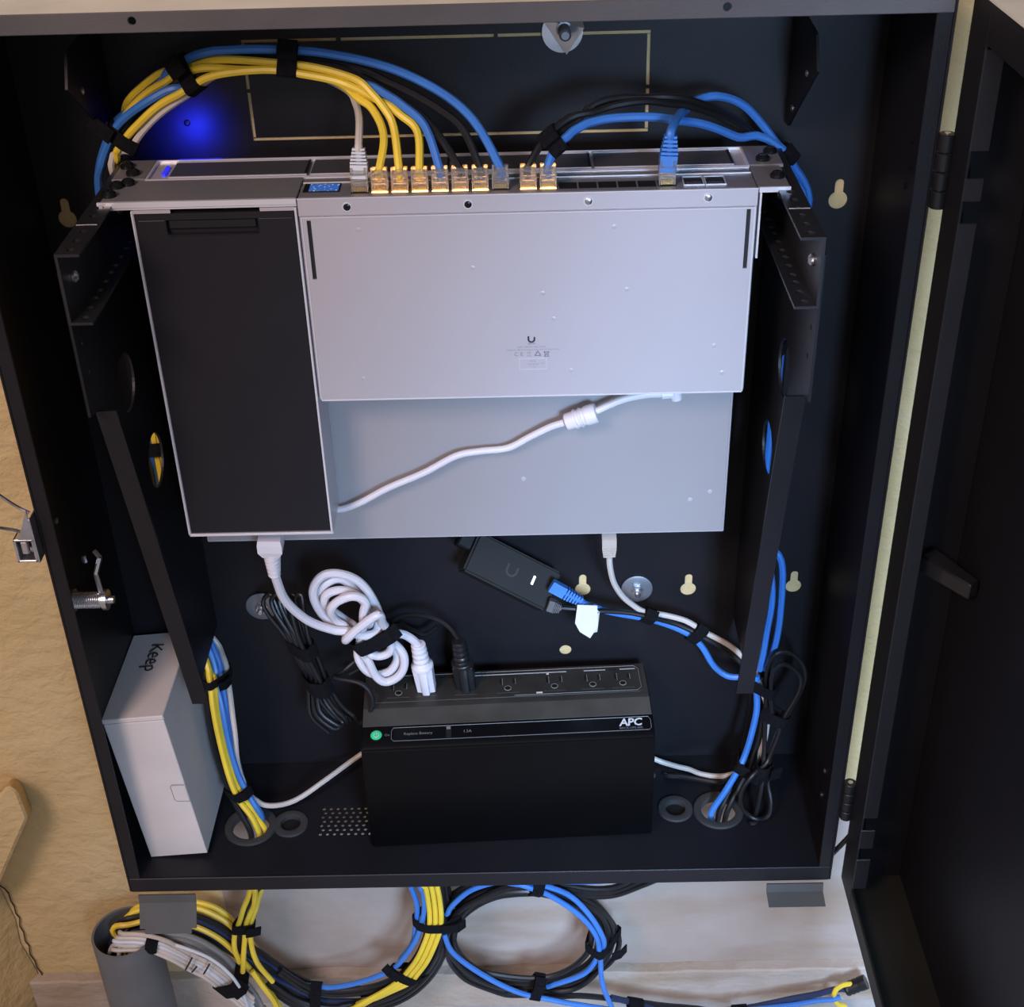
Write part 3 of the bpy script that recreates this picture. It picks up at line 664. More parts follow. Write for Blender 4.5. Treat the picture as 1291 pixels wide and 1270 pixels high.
# ================================================================== SMALL THINGS
# white carton with a handwritten word
bxR = Matrix.Translation((-319.5, 10, -666)) @ Matrix.Rotation(math.radians(-5), 4, 'Y') @ Matrix.Rotation(math.radians(-0.5), 4, 'Z')
carton = thing('cardboard_box', 'white cardboard carton marked Keep, standing in the lower left corner', 'box', (-292, 70, -666))
CW, CD, CH = 56, 123, 178
def cbm(bm): bmesh.ops.transform(bm, matrix=bxR, verts=bm.verts); return bm
bm = B(); bx(bm, 0, CW, 0, CD, 0.2, CH-6); obj('body', cbm(bm), M['card'], carton, bevel=0.6)
obj('lid', cbm(one(bx, -0.6, CW+0.6, -0.8, CD+0.4, CH-5, CH)), M['card'], carton, bevel=0.8)
bm = B(); prism(bm, [(CW-14, 72), (CW-0.4, 70), (CW-0.4, 90), (CW-14, 92)], 'Y', -0.5, 0.2); obj('tuck_tab', cbm(bm), M['card'], carton)
bm = B(); tube(bm, [(CW-0.4, -0.5, 92), (CW-12, -0.5, 93), (CW-14, -0.5, 91), (CW-14, -0.5, 74), (CW-12, -0.5, 72), (CW-0.4, -0.5, 71)], 0.35, 5, sub=1)
obj('tab_edge', cbm(bm), M['ink_grey'], carton)
# strokes of K e e p: u runs along the word (towards the front), v across; reading turned clockwise
strokes = [[(0, 10), (0, 0)], [(7, 10), (0.5, 4.5)], [(1.5, 5.5), (8, 0)],
           [(10, 3.5), (15, 4), (14.5, 6.5), (12, 7.5), (10, 5), (10.2, 2), (13, 0.2), (15.5, 1)],
           [(18, 3.5), (23, 4), (22.5, 6.5), (20, 7.5), (18, 5), (18.2, 2), (21, 0.2), (23.5, 1)],
           [(26, 6.8), (26.5, -4)], [(26, 6), (29, 7.2), (31.5, 5), (30.5, 2), (27, 1)]]
bm = B()
for st in strokes: tube(bm, [Vector((26+(v-3)*1.2, 104-u*1.2, CH+0.1)) for u, v in st], 0.85, 6, sub=3)
obj('handwriting', cbm(bm), M['ink'], carton, label='handwritten word Keep in black marker')

# PoE injector hanging by its cables on the back panel
q = [at(584, 719, Y=92), at(602, 668, Y=118), at(703, 716, Y=118), at(688, 771, Y=92)]
inj = thing('power_injector', 'small black power injector with a white light, slanting on the back panel', 'power injector', (q[0]+q[2])*0.5)
e1 = (q[3]-q[0]).normalized(); e2 = (q[1]-q[0]); e2 = (e2-e1*e2.dot(e1)).normalized(); Lw, Lh = (q[3]-q[0]).length, (q[1]-q[0]).length
nI = e1.cross(e2); nI = nI if nI.y < 0 else -nI
IM = axes(q[0], e1, e2, nI)
def ib(bm): bmesh.ops.transform(bm, matrix=IM, verts=bm.verts); return bm
obj('case', ib(one(bx, 0, Lw, 0, Lh, -22, 0)), mat('injector_case', (0.015, 0.015, 0.014), 0.5, spec=0.3, var=0.06), inj, bevel=2.2, seg=3)
obj('status_light', ib(one(bx, Lw*0.725, Lw*0.725+2.2, Lh*0.42, Lh*0.42+8.5, 0, 0.5)), M['white_led'], inj, bevel=0.2)
bm = B()
for k in range(12):
    a0 = math.pi+k*math.pi/12; a1 = math.pi+(k+1)*math.pi/12
    bm.faces.new([bm.verts.new((Lw*0.48+r*math.cos(a), Lh*0.5+r*math.sin(a), 0.1)) for r, a in ((6, a0), (6, a1), (4, a1), (4, a0))])
bx(bm, Lw*.48-6, Lw*.48-4, Lh*.5, Lh*.5+5, 0, .15); bx(bm, Lw*.48+4, Lw*.48+6, Lh*.5, Lh*.5+5, 0, .15)
obj('logo', ib(bm), mat('embossed_logo', (0.026, 0.026, 0.025), 0.5, var=0), inj, smooth=False, label='faint U-shaped logo')
obj('inlet', ib(one(bx, -14, 0.5, Lh*0.5, Lh*0.5+20, -19, -5)), M['black'], inj, bevel=1.5)
bm = B(); tube(bm, [IM @ Vector((-12, Lh*.5+10, -16)), IM @ Vector((-40, Lh*.5+14, -14)), IM @ Vector((-70, Lh*.5+40, -10))], 3.6); obj('inlet_cord', bm, M['bcable'], inj)

# grey conduit under the cabinet, lower left
CX, CYc, CR = -392, 72, 35
cz = -846
bm = B(); lathe(bm, (CX, CYc, -1050), (0, 0, 1), [(0, CR), (-1050-cz if False else cz+1050, CR), (cz+1050, CR-2.6), (0, CR-2.6)], 48, close=True)
tag(obj('cable_conduit', bm, M['pvc'], None), 'grey plastic conduit rising from the floor at lower left, cables spilling in', 'conduit')

# ================================================================== CABLES
CORDS = []
def cord(name, pts, r, m_, parent=None, n=8, sub=6, closed=False, hold=1):
    """a round cord; its course is kept so that neighbouring cords can be laid side by side afterwards"""
    o = obj(name, one(tube, pts, r, n, sub, closed), M[m_], parent)
    CORDS.append(dict(o=o, P=spline(pts, sub, closed), r=r, n=n, closed=closed, hold=hold)); return o
def px3(pts): return [p if isinstance(p, Vector) else at(p[0], p[1], Y=p[2]) for p in pts]
def cable(name, label, cat, m_, r, pts, group=None, n=8, sub=6, closed=False):
    return tag(cord(name, pts, r, m_, None, n, sub, closed), label, cat, group)
def plug_meshes():
    b = B(); bx(b, -5.8, 5.8, -4, 4, 0, 15.5); body = mesh_of('plug', b, M['clear'], bevel=0.5)
    b = B()
    for x in (-5.6, 4.0): bx(b, x, x+1.6, -5.2, -3.6, 13.0, 17.5)
    for z in (4.6, 8.2, 12.2): bx(b, -4.6, 4.6, -5.0, -3.9, z, z+1.2)
    bx(b, -5.9, -4.9, -4.8, -3.8, 0, 14); bx(b, 4.9, 5.9, -4.8, -3.8, 0, 14)
    latch = mesh_of('plug_latch', b, M['clear'], bevel=0.2)
    b = B()
    for k in range(8): bx(b, -4.3+k*1.12, -3.7+k*1.12, -4.3, -3.95, 0.4, 3.8)
    con = mesh_of('plug_contacts', b, M['gold'])
    return body, latch, con
PB, PLA, PCO = plug_meshes()
def rj45(parent, x, boot=None, tilt=0):
    pl = inst('plug', PB, parent, (x, PY, 1.2))
    inst('plug_latch', PLA, pl, (x, PY, 1.2)); inst('plug_contacts', PCO, pl, (x, PY, 1.2))
    for c in pl.children: c.matrix_local = Matrix.Identity(4)
    return pl
def boot_bm(p, d, L, w0, w1, slits=5, dep=0.75):
    """ribbed strain relief that tapers from w0 to w1 along d"""
    d = Vector(d).normalized(); x = (Vector((1, 0, 0)) - d*d.x).normalized(); y = d.cross(x); bm = B()
    mx = axes(p, x, y, d)
    bx(bm, -w0/2, w0/2, -w0*dep/2, w0*dep/2, 0, L*0.42, mx)
    k = slits
    for i in range(k):
        t0 = 0.45+0.5*i/k; w = w0+(w1-w0)*i/k; a = t0*L; b_ = a+L*0.5/k*0.62
        bx(bm, -w/2, w/2, -w*dep/2, w*dep/2, a, b_, mx)
    lathe(bm, Vector(p), d, [(L*0.4, w1*0.34), (L, w1*0.36)], 10); return bm
def patch(label, m_, r, port, mid, group=None, boot=None):
    x = PX[port]; p0 = Vector((x, PY, 14))
    t = thing('patch_cable', label, 'cable', (x, PY, 1.2), group)
    pts = [p0-Vector((0, 0, 6)), p0+Vector((0, 0, 1))] + px3(mid[1:] if mid[0][1] >= 184 else mid)
    if boot:
        e = px3([boot])[0]; d = e-Vector((x, PY, 10)); 
        obj('plug_boot', boot_bm((x, PY, 10), d, d.length, 12, 8), M[{'wcable': 'grey_boot', 'blue': 'blue'}[m_]], t)
        pts = [e-d.normalized()*6, e] + px3(mid)
    rj45(t, x)
    cord('cord', pts, r, m_, t, hold=9)
    return t
# left arch: eight cables to the row of plugs.  (tails run down outside the left support)
def tail(dx, dy): return [Vector((-269+dx*.8, 104+dy, z)) for z in (-110, -190, -270, -350)] + [Vector((-268+dx*.6, 106+dy*.6, -420))]
YEL, BLU, BLK = 'yellow', 'blue', 'bcable'
patch('yellow patch cable in the second lit port from the left', YEL, 2.9, 1, [(484, 172, 28), (470, 138, 40), (443, 110, 52), (405, 92, 60), (365, 87, 66), (310, 84, 72), (262, 84, 78), (238, 92, 82), (212, 100, 88), (178, 124, 94), (158, 152, 98), (142, 190, 104), (137, 240, 110)]+tail(0, 0))
patch('yellow patch cable in the third port, lying highest in its arch', YEL, 2.9, 2, [(505, 185, 26), (494, 150, 36), (468, 118, 46), (430, 97, 55), (385, 86, 60), (350, 81, 66), (300, 77, 72), (258, 80, 80), (236, 86, 86), (208, 96, 92), (176, 118, 97), (157, 145, 102), (140, 188, 108), (135, 240, 112)]+tail(5, 2))
patch('yellow patch cable in the fourth port, crossing beside the blue cable', YEL, 2.9, 3, [(537, 186, 24), (527, 166, 30), (506, 146, 38), (474, 124, 46), (430, 102, 52), (380, 91, 58), (330, 88, 62), (270, 95, 68), (240, 110, 72), (205, 132, 78), (178, 156, 82), (160, 178, 86), (151, 200, 88), (149, 222, 96)]+tail(9, -4))
patch('blue patch cable in the fifth port, between a yellow and a black one', BLU, 3.1, 4, [(552, 188, 24), (536, 160, 30), (506, 132, 40), (478, 115, 48), (430, 94, 60), (365, 82, 76), (300, 84, 88), (255, 94, 90), (226, 106, 80), (182, 130, 78), (152, 154, 88), (138, 180, 94), (129, 206, 100), (125, 240, 108)]+tail(-5, 0))
patch('black patch cable in the sixth port, nearest the blue one', BLK, 2.8, 5, [(572, 190, 24), (549, 165, 32), (520, 138, 42), (470, 107, 54), (420, 86, 62), (365, 77, 70), (300, 79, 76), (240, 98, 80), (200, 118, 88), (165, 150, 92), (146, 184, 96), (134, 240, 106)]+tail(-9, -6))
patch('black patch cable in the seventh port, under the outer blue arch', BLK, 2.8, 6, [(600, 192, 24), (585, 165, 30), (560, 142, 38), (520, 118, 48), (470, 96, 58), (420, 80, 66), (365, 73, 72), (300, 75, 78), (243, 93, 84), (205, 113, 90), (170, 140, 96), (150, 180, 100), (140, 240, 110)]+tail(-12, 4))
patch('blue patch cable forming the outermost arch, last of the left port group', BLU, 3.2, 7, [(622, 190, 24), (603, 160, 30), (570, 126, 40), (520, 97, 50), (470, 79, 58), (410, 67, 64), (365, 63, 68), (310, 62, 72), (268, 66, 78), (240, 78, 84), (205, 100, 92), (170, 130, 98), (148, 160, 104), (131, 200, 108), (127, 240, 112)]+tail(-2, 6))
patch('white patch cable with a grey boot in the leftmost port', 'wcable', 2.7, 0, [(453, 152, 36), (449, 132, 58), (436, 112, 74), (385, 90, 84), (330, 85, 86), (270, 95, 82), (242, 114, 76), (205, 138, 80), (182, 160, 84), (165, 182, 86), (158, 204, 88), (152, 230, 96)]+tail(13, 0), boot=(452, 183, 17))
# right group
def rtail(dx, dy): return [(1013+dx*.5, 258, 98+dy*.3)] + [Vector((264+dx, 98+dy*.8, z)) for z in (-100, -180, -270, -360)]
patch('blue patch cable in the low arch to the right ear', BLU, 3.2, 9, [(694, 193, 20), (705, 176, 26), (730, 158, 34), (770, 149, 42), (835, 148, 50), (895, 159, 66), (945, 182, 86), (980, 203, 97), (1003, 228, 98)]+rtail(0, 0)+[(985, 705, 92), (984, 770, 92), (977, 815, 90), (964, 846, 86)])
patch('black patch cable in the first port of the right group', BLK, 2.7, 8, [(676, 188, 20), (688, 174, 26), (715, 155, 34), (760, 135, 44), (815, 127, 52), (865, 133, 66), (920, 152, 86), (965, 185, 100), (990, 207, 104)]+rtail(4, 10))
patch('blue patch cable with a ribbed blue boot near the right ear', BLU, 3.2, 15, [(853, 150, 36), (863, 139, 66), (880, 126, 84), (905, 121, 90), (935, 131, 98), (960, 156, 104), (983, 188, 104), (997, 212, 102)]+rtail(6, 16)+[(974, 745, 96), (966, 800, 92), (959, 846, 88)], boot=(846, 166, 14))
cable('network_cable', 'thin black cable running beside the right-hand arch', 'cable', 'bcable', 2.6, px3([(708, 168, 30), (760, 129, 46), (810, 123, 56), (862, 127, 64), (915, 144, 88), (960, 176, 104), (985, 200, 108), (1006, 240, 104)]+rtail(8, 20)))

# white power lead: plug, long tangle cinched with a tie, second plug in the backup unit
wl = thing('power_cable', 'thick white power cord looped in a tangle from bracket to backup unit', 'power cord', at(440, 880, Y=60))
def iec(bm, p, d, L, w):
    d = Vector(d).normalized(); x = (Vector((1, 0, 0)) - d*d.x).normalized(); mx = axes(p, x, d.cross(x), d)
    def sec(w_, dp, z): return [mx @ Vector(q) for q in ((-w_/2, -dp/2, z), (w_/2, -dp/2, z), (w_/2, dp/2, z), (-w_/2, dp/2, z))]
    for a, b in ((0, 1), (1, 2), (2, 3)):
        st = [(w*0.92, w*0.7, 0), (w, w*0.75, L*0.12), (w, w*0.75, L*0.30), (w*0.66, w*0.62, L*0.44)]
        hexa(bm, sec(*st[a]), sec(*st[b]))
    prof_ = [(L*0.42, w*0.36)]
    for k in range(5): t = L*(0.46+0.1*k); rr = w*(0.36-0.02*k); prof_ += [(t, rr), (t+L*0.06, rr), (t+L*0.065, rr*0.82), (t+L*0.095, rr*0.82)]
    lathe(bm, Vector(p), d, prof_+[(L, w*0.27)], 16)
pa, pz = at(340, 676, Y=18), at(346, 724, Y=24)
bm = B(); iec(bm, pa, pz-pa, (pz-pa).length, 20.5); obj('plug', bm, M['white_cord'], wl)
ua = UR @ Vector((-76, 68, 141)); ub_ = at(527, 812, Y=84)
bm = B(); d = (ub_-ua); L = d.length; dd, uu, vv = frame_of(d)
mx = axes(ua, (1, 0, 0), dd.cross(Vector((1, 0, 0))), dd)
hexa(bm, [mx @ Vector((a*.8, b*.8, 0)) for a, b in ((-11, -6), (-5, -7), (-4, -12), (4, -12), (5, -7), (11, -6), (11, 9), (-11, 9))], [mx @ Vector((a*.86, b*.86, L*0.52)) for a, b in ((-11, -8), (-5, -8), (-4, -9), (4, -9), (5, -8), (11, -8), (11, 9), (-11, 9))])
lathe(bm, ua, dd, [(L*.50, 10.8), (L*.57, 10.8), (L*.6, 7.2)]+[(L*(.62+.035*k), 8.2-0.1*k if k % 3 else 6.6) for k in range(11)]+[(L, 6.8)], 18)
obj('plug', bm, M['white_cord'], wl, bevel=0.8)
zz = lambda x, y, d: (380+x/5.613, 700+y/5.613, d)
CW_ = [(347, 726, 24), (358, 755, 36), (380, 777, 48), (400, 788, 56), (424, 795, 62), (450, 799, 66), (474, 797, 70),
    zz(560, 500, 74), zz(525, 380, 76), zz(480, 270, 78), zz(390, 175, 76), zz(260, 130, 72), zz(150, 145, 70), zz(92, 230, 70), zz(130, 350, 74), zz(240, 460, 80), zz(400, 540, 84), zz(530, 590, 84),
    zz(640, 620, 78), zz(715, 690, 76), zz(728, 780, 76), zz(690, 855, 76), zz(610, 895, 76), zz(530, 860, 74), zz(480, 760, 72), zz(455, 660, 72), zz(480, 590, 76),
    zz(520, 500, 84), zz(490, 390, 86), zz(400, 270, 84), zz(290, 170, 78), zz(190, 190, 74), zz(120, 270, 74), zz(160, 370, 80), zz(270, 470, 88), zz(430, 550, 92), zz(560, 590, 90),
    zz(650, 650, 84), zz(680, 730, 82), zz(640, 810, 82), zz(560, 850, 82), zz(470, 825, 80), zz(410, 750, 80), zz(400, 670, 82), zz(440, 590, 84),
    zz(500, 500, 74), zz(475, 380, 72), zz(400, 290, 70), zz(290, 250, 68), zz(190, 270, 68), zz(155, 330, 70), zz(200, 410, 78), zz(310, 490, 84), zz(430, 550, 80), zz(560, 580, 74),
    zz(635, 630, 70), zz(620, 690, 70), zz(550, 715, 70), zz(470, 690, 70), zz(450, 620, 74),
    zz(440, 500, 66), zz(440, 400, 62), zz(455, 330, 60), zz(370, 290, 58), zz(260, 325, 58), zz(207, 390, 60), zz(240, 460, 70), zz(330, 540, 66), zz(315, 590, 58), zz(420, 505, 54), zz(545, 420, 54), zz(570, 480, 66), zz(590, 540, 76),
    zz(640, 555, 78), zz(720, 560, 80), zz(790, 600, 82), zz(825, 640, 84)]
cord('cord', px3(CW_), 4.1, 'white_cord', wl, 10, 5)

# white low-voltage lead across the recorder, with a ferrite bead
dl = thing('power_lead', 'thin white lead with a ferrite bead, crossing the lower silver plate', 'cable', at(640, 560, Y=40))
bm = B(); tube(bm, px3([(419, 641, 39), (432, 642, 36), (456, 633, 33), (490, 615, 33), (535, 596, 33), (575, 575, 34), (605, 569, 35), (640, 565, 35), (668, 551, 34), (695, 538, 32), (717, 531, 30), (750, 519, 28), (785, 504, 28), (815, 498, 28), (838, 497, 28)]), 2.9, 10); obj('cord', bm, M['white_cord'], dl)
f0, f1 = at(712, 533, Y=30), at(753, 520, Y=28)
bm = B(); Lf = (f1-f0).length
lathe(bm, f0, f1-f0, [(0, 4.2), (1.5, 7.0), (Lf*.3, 7.2), (Lf*.31, 8.2), (Lf*.36, 8.2), (Lf*.38, 7.4), (Lf*.46, 7.4), (Lf*.48, 8.2), (Lf*.53, 8.2), (Lf*.55, 7.4), (Lf*.63, 7.4), (Lf*.65, 8.2), (Lf*.9, 8.4), (Lf*.98, 7.6), (Lf, 4)], 20); obj('ferrite_bead', bm, M['white_cord'], dl)
bm = B(); tube(bm, px3([(834, 497, 28), (848, 496, 28)]), 4.3, 10); cyl(bm, at(853, 503, Y=29), at(851, 489, Y=29), 4.6, 14); obj('angled_plug', bm, M['white_cord'], dl)

# beige cable from the recorder's underside
bc = thing('patch_cable', 'beige cable hanging from the underside of the silver recorder', 'cable', at(768, 676, Y=66))
p0, p1 = at(768, 676, Y=62), at(768, 701, Y=72)
bm = boot_bm(p0, p1-p0, (p1-p0).length, 12.5, 10, 4); obj('plug_boot', bm, M['beige_boot'], bc)
cord('cord', px3([(768, 698, 72), (769, 715, 78), (774, 735, 88), (785, 752, 98), (798, 763, 104), (812, 772, 106), (835, 776, 108), (865, 783, 108), (893, 801, 106), (918, 813, 104), (938, 830, 100), (955, 852, 92), (962, 872, 86), (967, 896, 82), (965, 927, 80), (957, 950, 78), (945, 968, 84), (923, 977, 92), (902, 979, 100), (874, 974, 110), (845, 965, 122), (820, 955, 128)]), 2.8, 'wcable', bc)
# cables at the injector
ic = thing('patch_cable', 'blue cable with a ribbed boot plugged into the black injector', 'cable', at(720, 750, Y=90))
p0, p1 = at(695, 738, Y=98), at(736, 760, Y=94)
obj('plug_boot', boot_bm(p0, p1-p0, (p1-p0).length, 11, 8, 6), M['blue'], ic)
cord('cord', px3([(733, 760, 92), (750, 767, 98), (780, 774, 104), (815, 780, 108), (845, 789, 110), (870, 801, 108), (886, 817, 104), (900, 840, 100), (918, 853, 96), (940, 855, 92), (957, 866, 86)]), 3.1, 'blue', ic)
kc = thing('network_cable', 'black cable with a white paper flag leaving the injector', 'cable', at(740, 785, Y=90))
p0 = at(690, 764, Y=92)
cord('cord', px3([(694, 765, 90), (715, 767, 92), (760, 770, 96), (810, 775, 102), (850, 786, 106), (889, 804, 104), (913, 819, 102), (937, 839, 98), (957, 868, 90)]), 2.4, 'bcable', kc)
bm = one(boot_bm, p0, at(702, 770, Y=91)-p0, 15, 11, 7) if False else boot_bm(at(691, 762, Y=92), at(706, 767, Y=91)-at(691, 762, Y=92), 13, 11, 7, 4); obj('plug_boot', bm, M['grey_boot'] if False else mat('dark_grey_plug', (0.10, 0.10, 0.105), .4, var=.1), kc)
def quadplate(pts, d, th=0.6):
    bm = B(); a = [at(x, y, Y=d) for x, y in pts]; hexa(bm, a, [p+Vector((0, th, 0)) for p in a]); return bm
obj('paper_flag', quadplate([(728, 763), (753, 764), (754, 790), (744, 805), (731, 797), (725, 786)], 86), M['paper'], kc, smooth=False, label='white paper flag label')
obj('paper_flag', quadplate([(750, 767), (756, 772), (753, 797), (744, 799)], 92), M['paper'], kc, smooth=False, label='white paper flag label')

# lower right bundle
cable('network_cable', 'blue cable running down through the lower right bundle into the floor grommet', 'cable', 'blue', 3.2, px3([(954, 852, 84), (954, 872, 82), (954, 896, 78), (947, 927, 76), (940, 950, 74), (931, 970, 68), (915, 997, 62), (896, 1026, 58)])+[Vector((234, 56, -690)), Vector((215, 70, -715))])
cable('network_cable', 'black cable beside the white one in the lower right bundle', 'cable', 'bcable', 3.0, px3([(960, 855, 90), (964, 875, 88), (961, 910, 84), (953, 950, 80), (936, 985, 72), (918, 1020, 60)])+[Vector((243, 58, -692)), Vector((232, 70, -720))])
cable('network_cable', 'black cable half hidden behind the blue one at lower right', 'cable', 'bcable', 3.0, px3([(944, 862, 96), (948, 885, 94), (942, 920, 92), (934, 955, 86), (925, 985, 78), (908, 1020, 62)])+[Vector((238, 64, -692)), Vector((228, 76, -720))])
cable('power_cable', 'black cord running from the backup unit to the lower right bundle', 'cable', 'bcable', 2.7, px3([(824, 982, 110), (850, 986, 106), (879, 988, 100), (910, 987, 92), (932, 972, 84), (944, 958, 80)]))
o = cable('power_plug', 'dark grey plug at the right side of the backup unit', 'plug', 'gcable', 5.5, px3([(822, 981, 110), (840, 984, 108)])); o.data.materials[0] = mat('dark_plug', (0.05, 0.05, 0.05), .4)
cl = [(974, 905, 70), (972, 880, 68), (974, 850, 70), (985, 838, 72), (1000, 843, 74), (1010, 856, 74), (1006, 875, 72), (990, 903, 70), (978, 935, 66), (966, 962, 60), (949, 978, 50), (935, 998, 46), (936, 1020, 42), (952, 1032, 40), (968, 1030, 42), (972, 1012, 48), (968, 985, 58), (972, 950, 66), (984, 918, 70), (998, 892, 74), (1011, 868, 78), (1015, 850, 80), (1009, 834, 82), (995, 823, 82), (978, 825, 80), (968, 842, 80), (966, 880, 78), (964, 930, 72), (963, 970, 58), (959, 1000, 48), (953, 1030, 42), (951, 1045, 40), (945, 1054, 38)]
cable('coiled_cable', 'thin black cable folded into two hanging loops at lower right', 'cable', 'bcable', 2.3, px3(cl), sub=6)
cable('cable_end', 'short dark connector at the end of the hanging black loops', 'connector', 'bcable', 4.0, px3([(951, 1042, 40), (943, 1056, 38)]))
# lower left bundle
def lb(label, m_, r, pts, end=None): return cable('network_cable', label, 'cable', m_, r, px3(pts)+(end or []))
lb('white cable along the right of the lower left bundle, bending towards the backup unit', 'wcable', 2.7, [Vector((-270, 124, -400)), (272, 803, 124), (281, 832, 108), (290, 874, 84), (295, 922, 78), (300, 965, 70), (312, 998, 62), (326, 1013, 60), (348, 1016, 62), (375, 1008, 72), (410, 984, 92), (440, 962, 116), (470, 941, 128)])
lb('blue cable at the front of the lower left bundle', 'blue', 3.1, [Vector((-276, 110, -400)), (266, 824, 106), (274, 872, 86), (285, 922, 72), (297, 968, 64), (309, 997, 58), (328, 1034, 48)], [Vector((-222, 50, -690)), Vector((-225, 60, -720))])
lb('blue cable behind its twin in the lower left bundle', 'blue', 3.1, [Vector((-272, 118, -400)), (270, 815, 114), (281, 860, 92), (288, 905, 82), (296, 945, 76), (306, 985, 68), (324, 1020, 58)], [Vector((-222, 58, -690)), Vector((-228, 66, -720))])
lb('yellow cable at the left edge of the lower left bundle', 'yellow', 2.9, [Vector((-280, 104, -420)), (261, 838, 96), (266, 868, 80), (272, 912, 70), (283, 959, 62), (291, 985, 56), (304, 1012, 50), (326, 1040, 44)], [Vector((-220, 44, -692)), Vector((-225, 55, -720))])
lb('yellow cable woven beside the blue ones in the lower left bundle', 'yellow', 2.9, [Vector((-276, 108, -420)), (264, 836, 102), (270, 862, 86), (278, 910, 76), (287, 955, 68), (296, 985, 60), (311, 1010, 54), (331, 1042, 46)], [Vector((-215, 46, -692)), Vector((-222, 57, -720))])
lb('black cable along the shaded side of the lower left bundle', 'bcable', 3.0, [Vector((-278, 98, -440)), (259, 860, 86), (265, 905, 78), (274, 955, 70), (286, 990, 62), (300, 1020, 54), (316, 1050, 44)], [Vector((-230, 42, -692)), Vector((-232, 52, -720))])

# black mains cord bundle left of the white tangle, with its plug in the backup unit
bk = thing('power_cable', 'long black power cord folded in a bundle, plugged into the backup unit', 'power cord', at(400, 925, Y=80))
z5 = lambda x, y, d: (300+x/4.883, 670+y/4.883, d)
BK = []
for i in range(5):
    dp = 96-(i % 3)*7
    BK += [z5(560+i*30, 1240-i*22, dp-12), z5(450+i*30, 1140-i*10, dp-10), z5(436+i*26, 1010, dp-4), z5(428+i*26, 900, dp), z5(362+i*32, 780, dp), z5(295+i*32, 650, dp+2), z5(170+i*52, 490, dp+8), z5(160+i*48, 415, dp+12), z5(205+i*46, 392, dp+12), z5(245+i*40, 480, dp+6), z5(315+i*30, 660, dp-2), z5(385+i*29, 800, dp-4), z5(466+i*20, 920, dp-6), z5(515+i*28, 1060, dp-10), z5(620+i*24, 1180-i*10, dp-14)]
BK += [z5(760, 1180, 62), z5(828, 1080, 60), z5(815, 990, 62), z5(740, 930, 66), z5(590, 900, 74), z5(640, 868, 84), z5(720, 800, 92), (470, 815, 104), (488, 790, 110), (505, 777, 110), (531, 776, 104), (553, 782, 98), (568, 793, 94), (577, 806, 92)]
cord('cord', px3(BK), 2.2, 'bcable', bk, 8, 5)
ua = UR @ Vector((-38, 70, 141)); ue = at(578, 808, Y=88); d = ue-ua; L = d.length; dd = d.normalized()
bm = B(); mx = axes(ua, (1, 0, 0), dd.cross(Vector((1, 0, 0))), dd)
hexa(bm, [mx @ Vector((a*.85, b*.85, 0)) for a, b in ((-11, -6), (-5, -7), (-4, -12), (4, -12), (5, -7), (11, -6), (11, 9), (-11, 9))], [mx @ Vector((a*.88, b*.88, L*.5)) for a, b in ((-11, -8), (-5, -8), (-4, -9), (4, -9), (5, -8), (11, -8), (11, 9), (-11, 9))])
lathe(bm, ua, dd, [(L*.48, 10.8), (L*.56, 10.8), (L*.58, 7.2)]+[(L*(.6+.036*k), 8.2-0.1*k if k % 3 else 6.4) for k in range(11)]+[(L, 6.4)], 18)
obj('plug', bm, M['bcable'], bk, bevel=0.8)
cable('power_cable', 'black cord arcing behind the white tangle', 'cable', 'bcable', 2.4, px3([(440, 850, 112), (470, 832, 116), (497, 788, 120), (515, 793, 118), (535, 800, 116), (552, 790, 114)]))

# ---------------------------------------------------------------- under the cabinet
GB, GY = 'black cables in the lower left ring', 'yellow cables round the lower left ring'
z1 = lambda x, y, d: (100+x/4.965, 1100+y/4.965, d)
U = 'cable'
def low(label, m_, r, pts, group=None): return cable('network_cable', label, 'cable', m_, r, px3(pts), group)
_k = [0]
def inside():
    """next free standing place inside the conduit"""
    k = _k[0]; _k[0] += 1; rr, aa = 5+4.9*math.sqrt(k), 2.4*k
    x, y = CX-4+rr*math.cos(aa), CYc+rr*math.sin(aa)
    return [Vector((x, y, -960)), Vector((x, y, -890))]
low('yellow cable lying in the mouth of the grey conduit', 'yellow', 3.2, inside()+[(146, 1172, 78), (165, 1164, 80), (200, 1160, 84), (241, 1167, 84), (267, 1178, 82), (287, 1192, 80), (310, 1215, 80), (340, 1250, 80), (356, 1275, 80)])
low('yellow cable at the top of the bundle behind the left foot', 'yellow', 3.2, inside()+[(160, 1158, 88), (197, 1143, 95), (241, 1143, 95), (271, 1154, 92), (292, 1168, 88), (310, 1190, 86), (345, 1228, 84), (400, 1262, 84)])
low('yellow cable just above its neighbour beside the left foot', 'yellow', 3.2, inside()+[(162, 1155, 92), (202, 1138, 100), (258, 1140, 100), (287, 1155, 96), (300, 1172, 92), (330, 1206, 90), (380, 1250, 90)])
for i, (dy, m_) in enumerate(((8, 'bcable'), (13, 'navy'), (18, 'bcable'), (24, 'navy'), (29, 'bcable'))):
    low('dark cable in the thick bundle running from conduit to ring', m_, 3.2, inside()+[(152+i*2, 1162+dy*.6, 80), (196, 1146+dy, 90), (242, 1146+dy, 90), (270, 1157+dy, 88), (290, 1170+dy, 86), (322, 1190+dy, 84), (360, 1217+dy*.9, 82), (404, 1243+dy*.7, 80), (455, 1244+dy*.7, 80)], 'dark cables from conduit to ring')
for i, (a, b) in enumerate(((395, 400), (420, 450), (455, 500))):
    low(('uppermost', 'middle', 'lowest')[i]+' of three grey cables fanning out of the conduit beside the white ones', 'gcable', 3.2, inside()+[(158+i*5, 1181+i*3, 70), (200, 1179+i*3, 68), (231, 1179+i*6, 68), (261, 1191+i*8, 68), (289, 1212+i*10, 70), (310, 1240+i*8, 70), (330, 1275, 70)], 'grey cables at the conduit')
